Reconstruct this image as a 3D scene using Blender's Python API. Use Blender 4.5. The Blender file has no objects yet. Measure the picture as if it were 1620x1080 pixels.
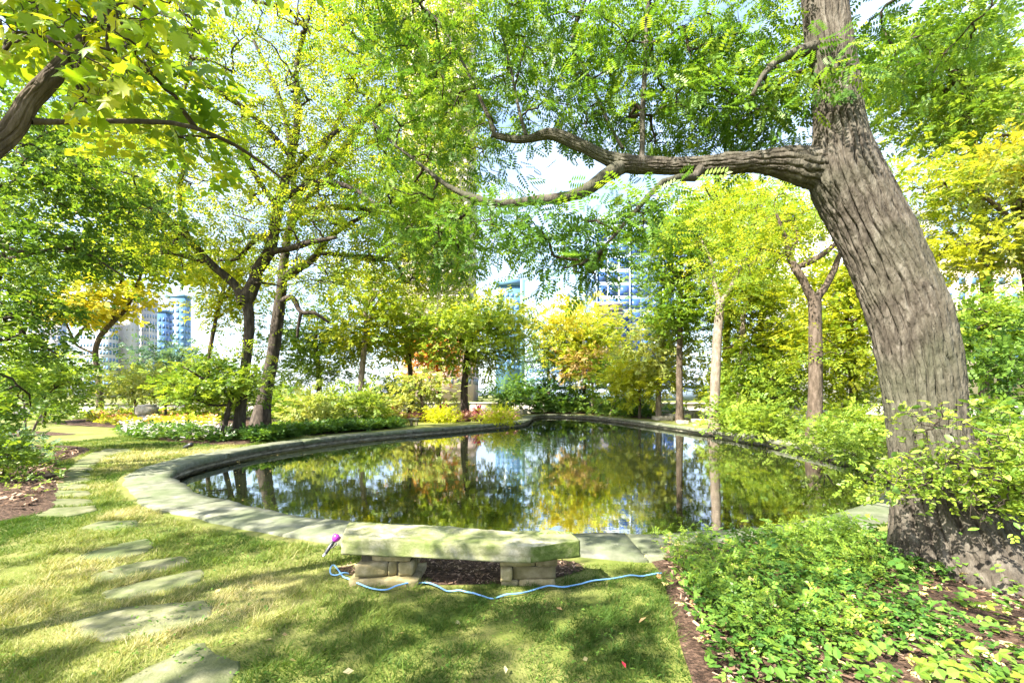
import bpy, math, random
import numpy as np
from mathutils import Vector

# ------------------------------------------------------------------ camera, sky, sun, exposure
SC = bpy.context.scene
COL = SC.collection
F, HZ, CH = 700.0, 625.0, 1.65          # focal length in photo pixels, horizon row, eye height
cam = bpy.data.cameras.new('camera')
cam.sensor_width = 36.0
cam.lens = F / 1620.0 * 36.0
cam.shift_y = (HZ - 540.0) / 1620.0
cam.clip_start = 0.05
cam.clip_end = 6000.0
camo = bpy.data.objects.new('camera', cam)
camo.location = (0, 0, CH)
camo.rotation_euler = (math.radians(90), 0, 0)
COL.objects.link(camo)
SC.camera = camo

SUN = Vector((-0.60, -0.48, 0.78)).normalized()     # direction towards the sun
world = bpy.data.worlds.new('World')
SC.world = world
world.use_nodes = True
wn, wl = world.node_tree.nodes, world.node_tree.links
wn.clear()
sky = wn.new('ShaderNodeTexSky')
sky.sky_type = 'NISHITA'
sky.sun_disc = False
sky.sun_elevation = math.asin(SUN.z)
sky.sun_rotation = math.atan2(SUN.x, SUN.y)
sky.dust_density = 2.0
sky.air_density = 1.0
bg = wn.new('ShaderNodeBackground')
bg.inputs['Strength'].default_value = 0.115
wo = wn.new('ShaderNodeOutputWorld')
# thin high cloud veil over the whole sky
tc = wn.new('ShaderNodeTexCoord')
mp = wn.new('ShaderNodeMapping'); mp.inputs['Scale'].default_value = (1.6, 1.6, 4.0)
nz = wn.new('ShaderNodeTexNoise'); nz.inputs['Scale'].default_value = 2.2; nz.inputs['Detail'].default_value = 6
rp = wn.new('ShaderNodeValToRGB')
rp.color_ramp.elements[0].position = 0.38; rp.color_ramp.elements[0].color = (0.1, 0.1, 0.1, 1)
rp.color_ramp.elements[1].position = 0.66; rp.color_ramp.elements[1].color = (0.7, 0.7, 0.7, 1)
mx = wn.new('ShaderNodeMix'); mx.data_type = 'RGBA'
mx.inputs['B'].default_value = (2.5, 2.95, 3.8, 1)
wl.new(tc.outputs['Generated'], mp.inputs['Vector']); wl.new(mp.outputs[0], nz.inputs['Vector'])
wl.new(nz.outputs['Fac'], rp.inputs['Fac']); wl.new(rp.outputs['Color'], mx.inputs['Factor'])
wl.new(sky.outputs[0], mx.inputs['A']); wl.new(mx.outputs['Result'], bg.inputs['Color'])
wl.new(bg.outputs[0], wo.inputs['Surface'])

sl = bpy.data.lights.new('sun', 'SUN')
sl.energy = 5.0
sl.angle = math.radians(0.53)
sl.color = (1.0, 0.94, 0.82)
so = bpy.data.objects.new('sun', sl)
so.rotation_euler = SUN.to_track_quat('Z', 'Y').to_euler()
so.location = (-20, -10, 40)
COL.objects.link(so)

SC.view_settings.view_transform = 'Standard'
SC.view_settings.look = 'None'
SC.view_settings.exposure = 2.4
SC.view_settings.gamma = 1.0
SC.view_settings.use_curve_mapping = False
cy = SC.cycles
cy.use_adaptive_sampling = True; cy.adaptive_threshold = 0.025
cy.max_bounces = 5; cy.diffuse_bounces = 3; cy.glossy_bounces = 3; cy.transmission_bounces = 4
cy.caustics_reflective = False; cy.caustics_refractive = False
cy.use_denoising = True
cy.sample_clamp_indirect = 6.0

RNG = np.random.default_rng(7)
random.seed(7)

# ------------------------------------------------------------------ helpers
def P(px, py, d):
    return np.array([(px - 810.0) * d / F, d, CH + (HZ - py) * d / F])

def G(px, py, z=0.0):
    d = F * (CH - z) / (py - HZ)
    return np.array([(px - 810.0) * d / F, d, z])

def tag(o, label=None, cat=None, group=None, kind=None):
    if label: o['label'] = label
    if cat: o['category'] = cat
    if group: o['group'] = group
    if kind: o['kind'] = kind
    return o

def empty(name, loc=(0, 0, 0), parent=None):
    o = bpy.data.objects.new(name, None)
    o.location = tuple(float(v) for v in loc)
    o.empty_display_size = 0.2
    COL.objects.link(o)
    if parent: o.parent = parent
    return o

def npmesh(name, V, faces, tint=None, smooth=False):
    """faces: list of int arrays (M,k)"""
    me = bpy.data.meshes.new(name)
    V = np.asarray(V, dtype=np.float32)
    me.vertices.add(len(V))
    me.vertices.foreach_set('co', V.ravel())
    faces = [np.asarray(f, dtype=np.int32) for f in faces if len(f)]
    nl = sum(f.size for f in faces); npoly = sum(len(f) for f in faces)
    me.loops.add(nl); me.polygons.add(npoly)
    me.loops.foreach_set('vertex_index', np.concatenate([f.ravel() for f in faces]))
    tot = np.concatenate([np.full(len(f), f.shape[1], dtype=np.int32) for f in faces])
    st = np.concatenate([[0], np.cumsum(tot)[:-1]]).astype(np.int32)
    me.polygons.foreach_set('loop_start', st)
    if smooth:
        me.polygons.foreach_set('use_smooth', np.ones(npoly, dtype=bool))
    me.update(calc_edges=True)
    if tint is not None:
        a = me.attributes.new('tint', 'FLOAT', 'POINT')
        a.data.foreach_set('value', np.asarray(tint, dtype=np.float32))
    return me

def link(name, me, mat, parent=None, origin=None):
    """mesh verts are given in world space; parent empties only carry a location"""
    o = bpy.data.objects.new(name, me)
    COL.objects.link(o)
    if mat is not None and len(me.materials) == 0: me.materials.append(mat)
    if parent is not None:
        off = parent.location.copy()
        q = parent.parent
        while q is not None:
            off = off + q.location; q = q.parent
        o.parent = parent
        o.location = -off
    return o

def hash3(ix, iy, iz, seed):
    h = (ix * 374761393 + iy * 668265263 + iz * 2147483647 + seed * 144665) & 0xFFFFFFFF
    h = ((h ^ (h >> 13)) * 1274126177) & 0xFFFFFFFF
    h = (h ^ (h >> 16))
    return (h & 0xFFFF) / 65535.0

def vnoise(p, seed=0):
    p = np.asarray(p, dtype=np.float64)
    i = np.floor(p).astype(np.int64); f = p - i
    f = f * f * (3 - 2 * f)
    r = 0
    for dx in (0, 1):
        wx = f[:, 0] if dx else 1 - f[:, 0]
        for dy in (0, 1):
            wy = f[:, 1] if dy else 1 - f[:, 1]
            for dz in (0, 1):
                wz = f[:, 2] if dz else 1 - f[:, 2]
                r = r + wx * wy * wz * hash3(i[:, 0] + dx, i[:, 1] + dy, i[:, 2] + dz, seed)
    return r

def fbm(p, seed=0, octv=4, gain=0.5):
    a, s, r, t = 1.0, 1.0, 0, 0
    for k in range(octv):
        r = r + a * vnoise(np.asarray(p) * s, seed + k * 17); t += a
        a *= gain; s *= 2.03
    return r / t

def catmull(pts, n, closed=False):
    pts = np.asarray(pts, dtype=float)
    m = len(pts)
    out = []
    if closed:
        t = np.linspace(0, m, n, endpoint=False)
    else:
        t = np.linspace(0, m - 1, n)
    for u in t:
        k = int(math.floor(u)); f = u - k
        if closed:
            a, b, c, d = [pts[(k + j) % m] for j in (-1, 0, 1, 2)]
        else:
            if k >= m - 1: k, f = m - 2, 1.0
            a = pts[max(k - 1, 0)]; b = pts[k]; c = pts[k + 1]; d = pts[min(k + 2, m - 1)]
        out.append(0.5 * ((2 * b) + (-a + c) * f + (2 * a - 5 * b + 4 * c - d) * f * f + (-a + 3 * b - 3 * c + d) * f ** 3))
    return np.array(out)

def unit(v):
    return v / (np.linalg.norm(v, axis=-1, keepdims=True) + 1e-9)

# ------------------------------------------------------------------ materials
def newmat(name):
    m = bpy.data.materials.new(name)
    m.use_nodes = True
    m.node_tree.nodes.clear()
    return m, m.node_tree.nodes, m.node_tree.links

def ramp(nodes, cols, poss=None):
    r = nodes.new('ShaderNodeValToRGB')
    cr = r.color_ramp
    n = len(cols)
    poss = poss or [i / (n - 1) for i in range(n)]
    while len(cr.elements) < n: cr.elements.new(0.5)
    for e, c, p in zip(cr.elements, cols, poss):
        e.position = p; e.color = (c[0], c[1], c[2], 1)
    return r

LEAFGAIN = 1.42
def leafmat(name, cols, trans=0.5, tboost=(1.5, 1.35, 0.7), rough=0.45, spec=0.35):
    m, n, l = newmat(name)
    at = n.new('ShaderNodeAttribute'); at.attribute_name = 'tint'
    r = ramp(n, [tuple(min(0.8, v * LEAFGAIN) for v in c_) for c_ in cols])
    l.new(at.outputs['Fac'], r.inputs['Fac'])
    p = n.new('ShaderNodeBsdfPrincipled')
    p.inputs['Roughness'].default_value = rough
    p.inputs['Specular IOR Level'].default_value = spec
    l.new(r.outputs['Color'], p.inputs['Base Color'])
    tb = n.new('ShaderNodeMix'); tb.data_type = 'RGBA'; tb.blend_type = 'MULTIPLY'
    tb.inputs['Factor'].default_value = 1.0
    tb.inputs['B'].default_value = (*tboost, 1)
    l.new(r.outputs['Color'], tb.inputs['A'])
    t = n.new('ShaderNodeBsdfTranslucent')
    l.new(tb.outputs['Result'], t.inputs['Color'])
    mxs = n.new('ShaderNodeMixShader'); mxs.inputs['Fac'].default_value = trans
    l.new(p.outputs[0], mxs.inputs[1]); l.new(t.outputs[0], mxs.inputs[2])
    o = n.new('ShaderNodeOutputMaterial')
    l.new(mxs.outputs[0], o.inputs['Surface'])
    return m

def objleafmat(name, cols, trans=0.5, tboost=(1.5, 1.35, 0.7)):
    """leaf objects: tint from the object's random number"""
    m = leafmat(name, cols, trans, tboost)
    n, l = m.node_tree.nodes, m.node_tree.links
    oi = n.new('ShaderNodeObjectInfo')
    r = [x for x in n if x.type == 'VALTORGB'][0]
    l.new(oi.outputs['Random'], r.inputs['Fac'])
    return m

def noisemat(name, cols, scale=4.0, rough=0.85, detail=8, bump=0.3, bscale=None, stretch=(1, 1, 1), spec=0.2, poss=None, second=None, s2=0.6, bdist=0.02, vary=0.0):
    m, n, l = newmat(name)
    g = n.new('ShaderNodeNewGeometry')
    mp_ = n.new('ShaderNodeMapping'); mp_.inputs['Scale'].default_value = stretch
    l.new(g.outputs['Position'], mp_.inputs['Vector'])
    t = n.new('ShaderNodeTexNoise'); t.inputs['Scale'].default_value = scale; t.inputs['Detail'].default_value = detail
    t.inputs['Roughness'].default_value = 0.65
    l.new(mp_.outputs[0], t.inputs['Vector'])
    r = ramp(n, cols, poss or [0.3 + 0.4 * i / (len(cols) - 1) for i in range(len(cols))])
    l.new(t.outputs['Fac'], r.inputs['Fac'])
    p = n.new('ShaderNodeBsdfPrincipled')
    p.inputs['Roughness'].default_value = rough
    p.inputs['Specular IOR Level'].default_value = spec
    colout = r.outputs['Color']
    if second:
        t2 = n.new('ShaderNodeTexNoise'); t2.inputs['Scale'].default_value = s2; t2.inputs['Detail'].default_value = 5
        l.new(g.outputs['Position'], t2.inputs['Vector'])
        r2 = ramp(n, [(0, 0, 0), (1, 1, 1)], [0.42, 0.62])
        l.new(t2.outputs['Fac'], r2.inputs['Fac'])
        mm = n.new('ShaderNodeMix'); mm.data_type = 'RGBA'
        mm.inputs['B'].default_value = (*second, 1)
        l.new(r2.outputs['Color'], mm.inputs['Factor']); l.new(colout, mm.inputs['A'])
        # keep the grain on the second colour too
        mg = n.new('ShaderNodeMix'); mg.data_type = 'RGBA'; mg.inputs['Factor'].default_value = 0.45
        l.new(mm.outputs['Result'], mg.inputs['A']); l.new(r.outputs['Color'], mg.inputs['B'])
        colout = mg.outputs['Result']
    if vary:
        oi = n.new('ShaderNodeObjectInfo'); mr = n.new('ShaderNodeMapRange')
        mr.inputs['To Min'].default_value = 1 - vary; mr.inputs['To Max'].default_value = 1 + vary
        l.new(oi.outputs['Random'], mr.inputs['Value'])
        hv = n.new('ShaderNodeHueSaturation'); l.new(mr.outputs[0], hv.inputs['Value']); l.new(colout, hv.inputs['Color']); colout = hv.outputs['Color']
    l.new(colout, p.inputs['Base Color'])
    if bump:
        tb = n.new('ShaderNodeTexNoise'); tb.inputs['Scale'].default_value = bscale or scale * 4; tb.inputs['Detail'].default_value = 8
        l.new(mp_.outputs[0], tb.inputs['Vector'])
        b = n.new('ShaderNodeBump'); b.inputs['Strength'].default_value = bump; b.inputs['Distance'].default_value = bdist
        l.new(tb.outputs['Fac'], b.inputs['Height']); l.new(b.outputs[0], p.inputs['Normal'])
    o = n.new('ShaderNodeOutputMaterial'); l.new(p.outputs[0], o.inputs['Surface'])
    return m

def plain(name, col, rough=0.5, metal=0.0, spec=0.5):
    m, n, l = newmat(name)
    p = n.new('ShaderNodeBsdfPrincipled')
    p.inputs['Base Color'].default_value = (*col, 1); p.inputs['Roughness'].default_value = rough
    p.inputs['Metallic'].default_value = metal; p.inputs['Specular IOR Level'].default_value = spec
    g = n.new('ShaderNodeNewGeometry')
    t = n.new('ShaderNodeTexNoise'); t.inputs['Scale'].default_value = 3.0; t.inputs['Detail'].default_value = 4
    l.new(g.outputs['Position'], t.inputs['Vector'])
    r = ramp(n, [tuple(c * 0.85 for c in col), tuple(min(1, c * 1.1) for c in col)], [0.3, 0.7])
    l.new(t.outputs['Fac'], r.inputs['Fac']); l.new(r.outputs['Color'], p.inputs['Base Color'])
    o = n.new('ShaderNodeOutputMaterial'); l.new(p.outputs[0], o.inputs['Surface'])
    return m

M = {}
M['lawn'] = noisemat('lawn_turf', [(0.055, 0.078, 0.012), (0.115, 0.14, 0.026), (0.19, 0.185, 0.055)], scale=2.2, bump=0.6, bscale=60, rough=0.95, second=(0.20, 0.18, 0.07), s2=0.7)
M['mulch'] = noisemat('bark_mulch', [(0.02, 0.012, 0.008), (0.06, 0.036, 0.024), (0.16, 0.10, 0.07)], scale=28, bump=1.0, bscale=45, rough=0.95, bdist=0.04)
M['coping'] = noisemat('coping_limestone', [(0.075, 0.08, 0.052), (0.13, 0.135, 0.095), (0.225, 0.22, 0.175)], scale=5, bump=0.9, bscale=60, rough=0.92, second=(0.085, 0.115, 0.045), s2=0.9, detail=12, vary=0.16, bdist=0.006)
M['step'] = noisemat('stepping_limestone', [(0.07, 0.078, 0.030), (0.125, 0.128, 0.065), (0.22, 0.205, 0.13)], scale=6, bump=0.9, bscale=70, rough=0.92, second=(0.075, 0.11, 0.03), s2=1.3, detail=12, vary=0.16, bdist=0.006)
M['bench'] = noisemat('bench_limestone', [(0.10, 0.115, 0.045), (0.22, 0.215, 0.125), (0.42, 0.385, 0.285)], scale=6, bump=0.9, bscale=70, rough=0.92, second=(0.11, 0.15, 0.03), s2=2.2, detail=13, poss=[0.34, 0.5, 0.66], bdist=0.006)
M['pier'] = noisemat('pier_limestone', [(0.12, 0.105, 0.055), (0.24, 0.20, 0.115), (0.40, 0.34, 0.23)], scale=9, bump=0.9, bscale=80, rough=0.9, second=(0.20, 0.17, 0.06), s2=3.0, vary=0.25, bdist=0.006)
M['mortar'] = noisemat('pier_mortar', [(0.05, 0.045, 0.03), (0.1, 0.09, 0.06)], scale=20, bump=0.5, rough=0.95)
M['poolwall'] = noisemat('pond_wall_stone', [(0.08, 0.074, 0.052), (0.22, 0.20, 0.145), (0.36, 0.33, 0.25)], scale=4, bump=0.8, bscale=9, rough=0.85, stretch=(1, 1, 3.5))
M['rock'] = noisemat('ledge_rock', [(0.16, 0.14, 0.10), (0.30, 0.27, 0.21), (0.44, 0.40, 0.34)], scale=5, bump=0.7, bscale=12, rough=0.9, vary=0.16)
M['parapet'] = noisemat('parapet_concrete', [(0.30, 0.27, 0.24), (0.42, 0.39, 0.36)], scale=2, bump=0.2, rough=0.85)
M['bark_grey'] = noisemat('furrowed_bark', [(0.026, 0.021, 0.016), (0.064, 0.054, 0.042), (0.135, 0.120, 0.098)], scale=14, bump=1.0, bscale=55, stretch=(1, 1, 0.35), rough=0.95, second=(0.062, 0.066, 0.040), s2=1.3, detail=12)
M['bark_dark'] = noisemat('dark_bark', [(0.02, 0.015, 0.012), (0.05, 0.04, 0.032), (0.11, 0.09, 0.07)], scale=9, bump=0.8, bscale=22, stretch=(1, 1, 0.3), rough=0.95)
M['bark_brown'] = noisemat('brown_bark', [(0.035, 0.026, 0.018), (0.08, 0.06, 0.043), (0.15, 0.115, 0.09)], scale=10, bump=0.9, bscale=22, stretch=(1, 1, 0.35), rough=0.95)
M['bark_pale'] = noisemat('pale_bark', [(0.09, 0.068, 0.048), (0.18, 0.145, 0.11), (0.30, 0.25, 0.20)], scale=7, bump=0.6, bscale=20, stretch=(1, 1, 0.4), rough=0.9)
M['twig'] = noisemat('twig_bark', [(0.025, 0.018, 0.012), (0.07, 0.055, 0.04)], scale=6, bump=0, rough=0.95)

LM = {}
LM['locust'] = leafmat('locust_leaf', [(0.035, 0.085, 0.010), (0.075, 0.15, 0.014), (0.13, 0.19, 0.018)], 0.5)
LM['locust_yel'] = leafmat('locust_leaf_turning', [(0.08, 0.14, 0.012), (0.16, 0.22, 0.016), (0.27, 0.28, 0.02)], 0.55)
LM['maple'] = leafmat('maple_leaf_mass', [(0.07, 0.14, 0.010), (0.13, 0.20, 0.012), (0.22, 0.24, 0.014)], 0.55)
LM['dark'] = leafmat('dark_green_leaf', [(0.020, 0.055, 0.012), (0.045, 0.10, 0.016), (0.085, 0.15, 0.02)], 0.42)
LM['mid'] = leafmat('mid_green_leaf', [(0.045, 0.095, 0.012), (0.10, 0.165, 0.018), (0.18, 0.24, 0.028)], 0.45)
LM['lime'] = leafmat('yellow_green_leaf', [(0.09, 0.15, 0.012), (0.18, 0.235, 0.018), (0.30, 0.31, 0.025)], 0.5)
LM['gold'] = leafmat('golden_leaf', [(0.17, 0.20, 0.02), (0.29, 0.28, 0.025), (0.40, 0.34, 0.03)], 0.5)
LM['pink'] = leafmat('pinkish_leaf', [(0.16, 0.18, 0.03), (0.30, 0.24, 0.07), (0.46, 0.30, 0.19)], 0.45)
LM['orange'] = leafmat('orange_leaf', [(0.20, 0.16, 0.02), (0.42, 0.19, 0.03), (0.55, 0.25, 0.05)], 0.5)
LM['pale'] = leafmat('pale_green_leaf', [(0.10, 0.15, 0.03), (0.19, 0.23, 0.05), (0.30, 0.31, 0.09)], 0.45)
LM['blue'] = leafmat('blue_green_leaf', [(0.03, 0.07, 0.045), (0.07, 0.13, 0.075), (0.13, 0.20, 0.11)], 0.35)
LM['cover'] = leafmat('ground_cover_leaf', [(0.018, 0.055, 0.010), (0.048, 0.115, 0.018), (0.11, 0.19, 0.03)], 0.4, spec=0.18, rough=0.6)
LM['grass'] = leafmat('grass_blade', [(0.040, 0.078, 0.012), (0.088, 0.130, 0.020), (0.150, 0.165, 0.042), (0.32, 0.275, 0.14)], 0.35, tboost=(1.3, 1.25, 0.7), rough=0.6, spec=0.2)
LM['chartreuse'] = leafmat('chartreuse_leaf', [(0.22, 0.28, 0.012), (0.34, 0.38, 0.015), (0.46, 0.46, 0.02)], 0.45)
LM['burgundy'] = leafmat('burgundy_leaf', [(0.08, 0.008, 0.018), (0.22, 0.015, 0.05), (0.42, 0.04, 0.10)], 0.35, tboost=(1.4, 0.8, 0.9))
LM['coleus'] = leafmat('coleus_leaf', [(0.10, 0.09, 0.03), (0.28, 0.13, 0.10), (0.46, 0.28, 0.24)], 0.35, tboost=(1.2, 1, 0.9))
LM['petal'] = leafmat('flower_petal', [(0.62, 0.55, 0.52), (0.70, 0.45, 0.45), (0.75, 0.70, 0.66)], 0.35, tboost=(1, 1, 1))
LM['petal_warm'] = leafmat('warm_flower_petal', [(0.60, 0.35, 0.04), (0.62, 0.16, 0.08), (0.70, 0.50, 0.30)], 0.35, tboost=(1, 1, 1))

LM['fallen'] = leafmat('fallen_leaf', [(0.30, 0.22, 0.06), (0.42, 0.36, 0.14), (0.24, 0.12, 0.05)], 0.2, tboost=(1, 1, 1))

# ------------------------------------------------------------------ leaf sprays
def tpl_pinnate(n=6):
    q = []
    for i in range(n):
        x = 0.16 + 0.72 * i / (n - 1)
        ln = 0.30 * (1 - 0.35 * abs(i / (n - 1) - 0.45))
        for s in (-1, 1):
            b = np.array([x, 0.015 * s, 0]); dr = unit(np.array([0.42, s * 0.9, -0.18]))
            sd = unit(np.array([0.9, -s * 0.42, 0.05])) * 0.062
            q.append([b, b + dr * ln * 0.45 + sd, b + dr * ln + np.array([0, 0, -0.02]), b + dr * ln * 0.45 - sd])
    b = np.array([0.9, 0, 0]); dr = np.array([1, 0, -0.15]); sd = np.array([0, 0.06, 0])
    q.append([b, b + dr * 0.13 + sd, b + dr * 0.28, b + dr * 0.13 - sd])
    return np.array(q)

def tpl_simple(n=7, ln=0.42, wd=0.13, seed=1):
    r = np.random.default_rng(seed)
    q = []
    for i in range(n):
        x = 0.1 + 0.85 * i / n
        s = 1 if i % 2 else -1
        dr = unit(np.array([0.55 + r.uniform(-.2, .2), s * (0.8 + r.uniform(-.2, .2)), r.uniform(-0.5, 0.25)]))
        up = unit(np.array([r.uniform(-.3, .3), r.uniform(-.4, .4), 1.0]))
        sd = unit(np.cross(up, dr)) * wd
        b = np.array([x, 0.02 * s, 0]); L = ln * r.uniform(0.75, 1.1)
        q.append([b, b + dr * L * 0.42 + sd, b + dr * L, b + dr * L * 0.42 - sd])
    return np.array(q)

def tpl_leafy(n=5, ln=0.5, wd=0.16, seed=1, fold=0.25):
    r = np.random.default_rng(seed)
    q = []
    for i in range(n):
        x = 0.05 + 0.9 * i / max(n, 1); s = 1 if i % 2 else -1
        dr = unit(np.array([0.6 + r.uniform(-.25, .25), s * (0.8 + r.uniform(-.3, .2)), r.uniform(-0.35, 0.25)]))
        up = unit(np.array([r.uniform(-.3, .3), r.uniform(-.4, .4), 1.0])); sd = unit(np.cross(up, dr)) * wd
        b = np.array([x, 0.02 * s, 0]); L = ln * r.uniform(0.7, 1.15); lift = up * wd * fold
        for k in (-1, 1):
            h = [b, b + dr * L * 0.28 + sd * 0.85 * k + lift, b + dr * L * 0.66 + sd * 0.8 * k + lift * 0.8, b + dr * L - up * 0.05]
            q.append(h if k > 0 else h[::-1])
    return np.array(q)
TPL = {'leafy': tpl_leafy(5, 0.5, 0.15, 21), 'leafy_big': tpl_leafy(3, 0.75, 0.27, 22), 'pinnate': tpl_pinnate(6), 'pinnate_coarse': tpl_pinnate(4), 'simple': tpl_simple(7), 'broad': tpl_simple(5, 0.5, 0.19, 3), 'fine': tpl_simple(10, 0.30, 0.085, 5), 'clump': tpl_simple(4, 0.75, 0.24, 9)}

def sprays(pos, dirs, size, tpl, tint, rng, roll=0.5, upbias=1.0):
    """pos,dirs (N,3), size (N,), tint (N,) -> verts, quads, tints"""
    T = TPL[tpl]
    N, q = len(pos), len(T)
    u = unit(dirs)
    up = unit(np.array([0, 0, upbias]) + rng.normal(0, roll, (N, 3)))
    v = unit(np.cross(up, u)); w = np.cross(u, v)
    t = T.reshape(-1, 3)
    V = pos[:, None, :] + size[:, None, None] * (t[None, :, 0:1] * u[:, None, :] + t[None, :, 1:2] * v[:, None, :] + t[None, :, 2:3] * w[:, None, :])
    V = V.reshape(-1, 3)
    Q = np.arange(N * q * 4).reshape(-1, 4)
    tn = np.repeat(tint, q) + rng.normal(0, 0.10, N * q)
    return V, Q, np.repeat(np.clip(tn, 0, 1), 4)

def merge(parts):
    Vs, Qs, Ts, o = [], [], [], 0
    for V, Q, T in parts:
        Vs.append(V); Qs.append(Q + o); Ts.append(T); o += len(V)
    return np.concatenate(Vs), np.concatenate(Qs), np.concatenate(Ts)

# ------------------------------------------------------------------ tubes
def tube(pts, rad, sides=8, amp=0.0, nscale=(6, 1.2), seed=0, cap=True):
    pts = np.asarray(pts, float); rad = np.asarray(rad, float)
    n = len(pts)
    tg = np.gradient(pts, axis=0); tg = unit(tg)
    ref = np.array([0, 1, 0]) if abs(tg[0][1]) < 0.8 else np.array([1, 0, 0])
    a = unit(np.cross(tg[0], ref)); A = [a]
    for i in range(1, n):
        a = A[-1] - tg[i] * np.dot(A[-1], tg[i]); A.append(unit(a))
    A = np.array(A); B = np.cross(tg, A)
    th = np.linspace(0, 2 * math.pi, sides, endpoint=False)
    R = np.repeat(rad[:, None], sides, 1)
    if amp:
        s = np.concatenate([[0], np.cumsum(np.linalg.norm(np.diff(pts, axis=0), axis=1))])
        SS, TH = np.meshgrid(s, th, indexing='ij')
        rr = float(np.mean(rad))
        q = np.stack([np.cos(TH) * nscale[0] * 0.5, np.sin(TH) * nscale[0] * 0.5, SS * nscale[1] / max(rr, 1e-3) * 0.3], -1).reshape(-1, 3)
        R = R * (1 + amp * (fbm(q, seed, 3).reshape(n, sides) - 0.5) * 2)
    V = pts[:, None, :] + R[:, :, None] * (np.cos(th)[None, :, None] * A[:, None, :] + np.sin(th)[None, :, None] * B[:, None, :])
    V = V.reshape(-1, 3)
    i = np.arange(n - 1)[:, None] * sides; j = np.arange(sides)[None, :]; k = (j + 1) % sides
    Q = np.stack([i + j, i + k, i + sides + k, i + sides + j], -1).reshape(-1, 4)
    if cap:
        V = np.concatenate([V, pts[-1:]+tg[-1:]*rad[-1]*0.4])
        e = (n - 1) * sides
        T = np.stack([e + np.arange(sides), e + (np.arange(sides) + 1) % sides, np.full(sides, len(V) - 1)], -1)
        return V, [Q, T]
    return V, [Q]

def limb_pts(spec, step=0.25, ground=None):
    """spec: [(px,py,d,wpx)] -> points, radii"""
    p = np.array([P(a, b, d) for a, b, d, w in spec]); r = np.array([w * d / F / 2 * math.cos(math.atan((a - 810.0) / F)) for a, b, d, w in spec])
    if ground is not None: p[0, 2] = ground
    L = np.linalg.norm(np.diff(p, axis=0), axis=1).sum()
    n = int(np.clip(L / step, 6, 70))
    c = catmull(np.column_stack([p, r]), n)
    return c[:, :3], np.maximum(c[:, 3], 0.004)

# ------------------------------------------------------------------ trees
def grow(nodes, clusters, rng, sag=0.08, base_r=0.008, maxr=0.06):
    """join every leaf cluster to the nearest wood; returns tube list"""
    nodes = [np.array(n) for n in nodes]
    NP = np.array(nodes)
    d0 = np.array([np.min(np.linalg.norm(NP - c, axis=1)) for c in clusters])
    order = np.argsort(d0)
    paths = []; owner = [-1] * len(NP)           # owner path of each node
    cap = len(NP) + len(clusters) * 6
    buf = np.zeros((cap, 3)); buf[:len(NP)] = NP; cnt = len(NP)
    for ci in order:
        c = clusters[ci]
        dd = np.linalg.norm(buf[:cnt] - c, axis=1)
        k = int(np.argmin(dd))
        s = buf[k].copy(); L = dd[k]
        m = 5
        t = np.linspace(0, 1, m)
        bow = np.sin(t * math.pi)[:, None] * np.array([0, 0, L * sag * rng.uniform(-0.3, 1.2)])
        jit = rng.normal(0, L * 0.045, (m, 3)); jit[0] = 0; jit[-1] = 0
        path = s + (c - s) * t[:, None] + bow + jit
        paths.append([path, owner[k], 1])
        pid = len(paths) - 1
        for q in path[1:]:
            buf[cnt] = q; cnt += 1; owner.append(pid)
    for i in range(len(paths) - 1, -1, -1):
        if paths[i][1] >= 0: paths[paths[i][1]][2] += paths[i][2]
    out = []
    for path, ow, n in paths:
        r = min(base_r * n ** 0.5, maxr)
        out.append((path, np.linspace(r, max(base_r * 0.5, r * 0.55), len(path))))
    return out

def twigmesh(name, tubes, sides=4):
    Vs, Qs, Ts, o = [], [], [], 0
    for p, r in tubes:
        V, Fc = tube(p, r, sides, cap=False)
        Vs.append(V); Qs.append(Fc[0] + o); o += len(V)
    return npmesh(name, np.concatenate(Vs), [np.concatenate(Qs)], smooth=True)

def blob_points(b, rng):
    if b[0] == 'm':
        _, x, y, z, rx, ry, rz, n = b
        c = np.array([x, y, z])
    else:
        px, py, d, rpx, rpy, rd, n = b
        c = P(px, py, d); rx, ry, rz = rpx * d / F, rd, rpy * d / F
    v = unit(rng.normal(0, 1, (n, 3))) * (rng.uniform(0, 1, (n, 1)) ** (1 / 2.4))
    return c + v * np.array([rx, ry, rz])

def leaf_mass(clusters, rng, mat_tpl, size, per, cr, droop=-0.25, flat=0.45, tmean=0.5, tvar=0.28, zmin=0.15):
    K = len(clusters)
    ct = np.clip(rng.normal(tmean, tvar, K), 0, 1)
    idx = np.repeat(np.arange(K), per)
    N = len(idx)
    off = rng.normal(0, 1, (N, 3)) * np.array([cr, cr, cr * flat])
    pos = clusters[idx] + off
    pos[:, 2] = np.maximum(pos[:, 2], zmin)
    dr = unit(off * np.array([1, 1, 0.6]) / cr + rng.normal(0, 0.7, (N, 3)) + np.array([0, 0, droop]))
    sz = size * rng.uniform(0.65, 1.25, N)
    return sprays(pos, dr, sz, mat_tpl, ct[idx], rng, roll=0.45)

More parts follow.
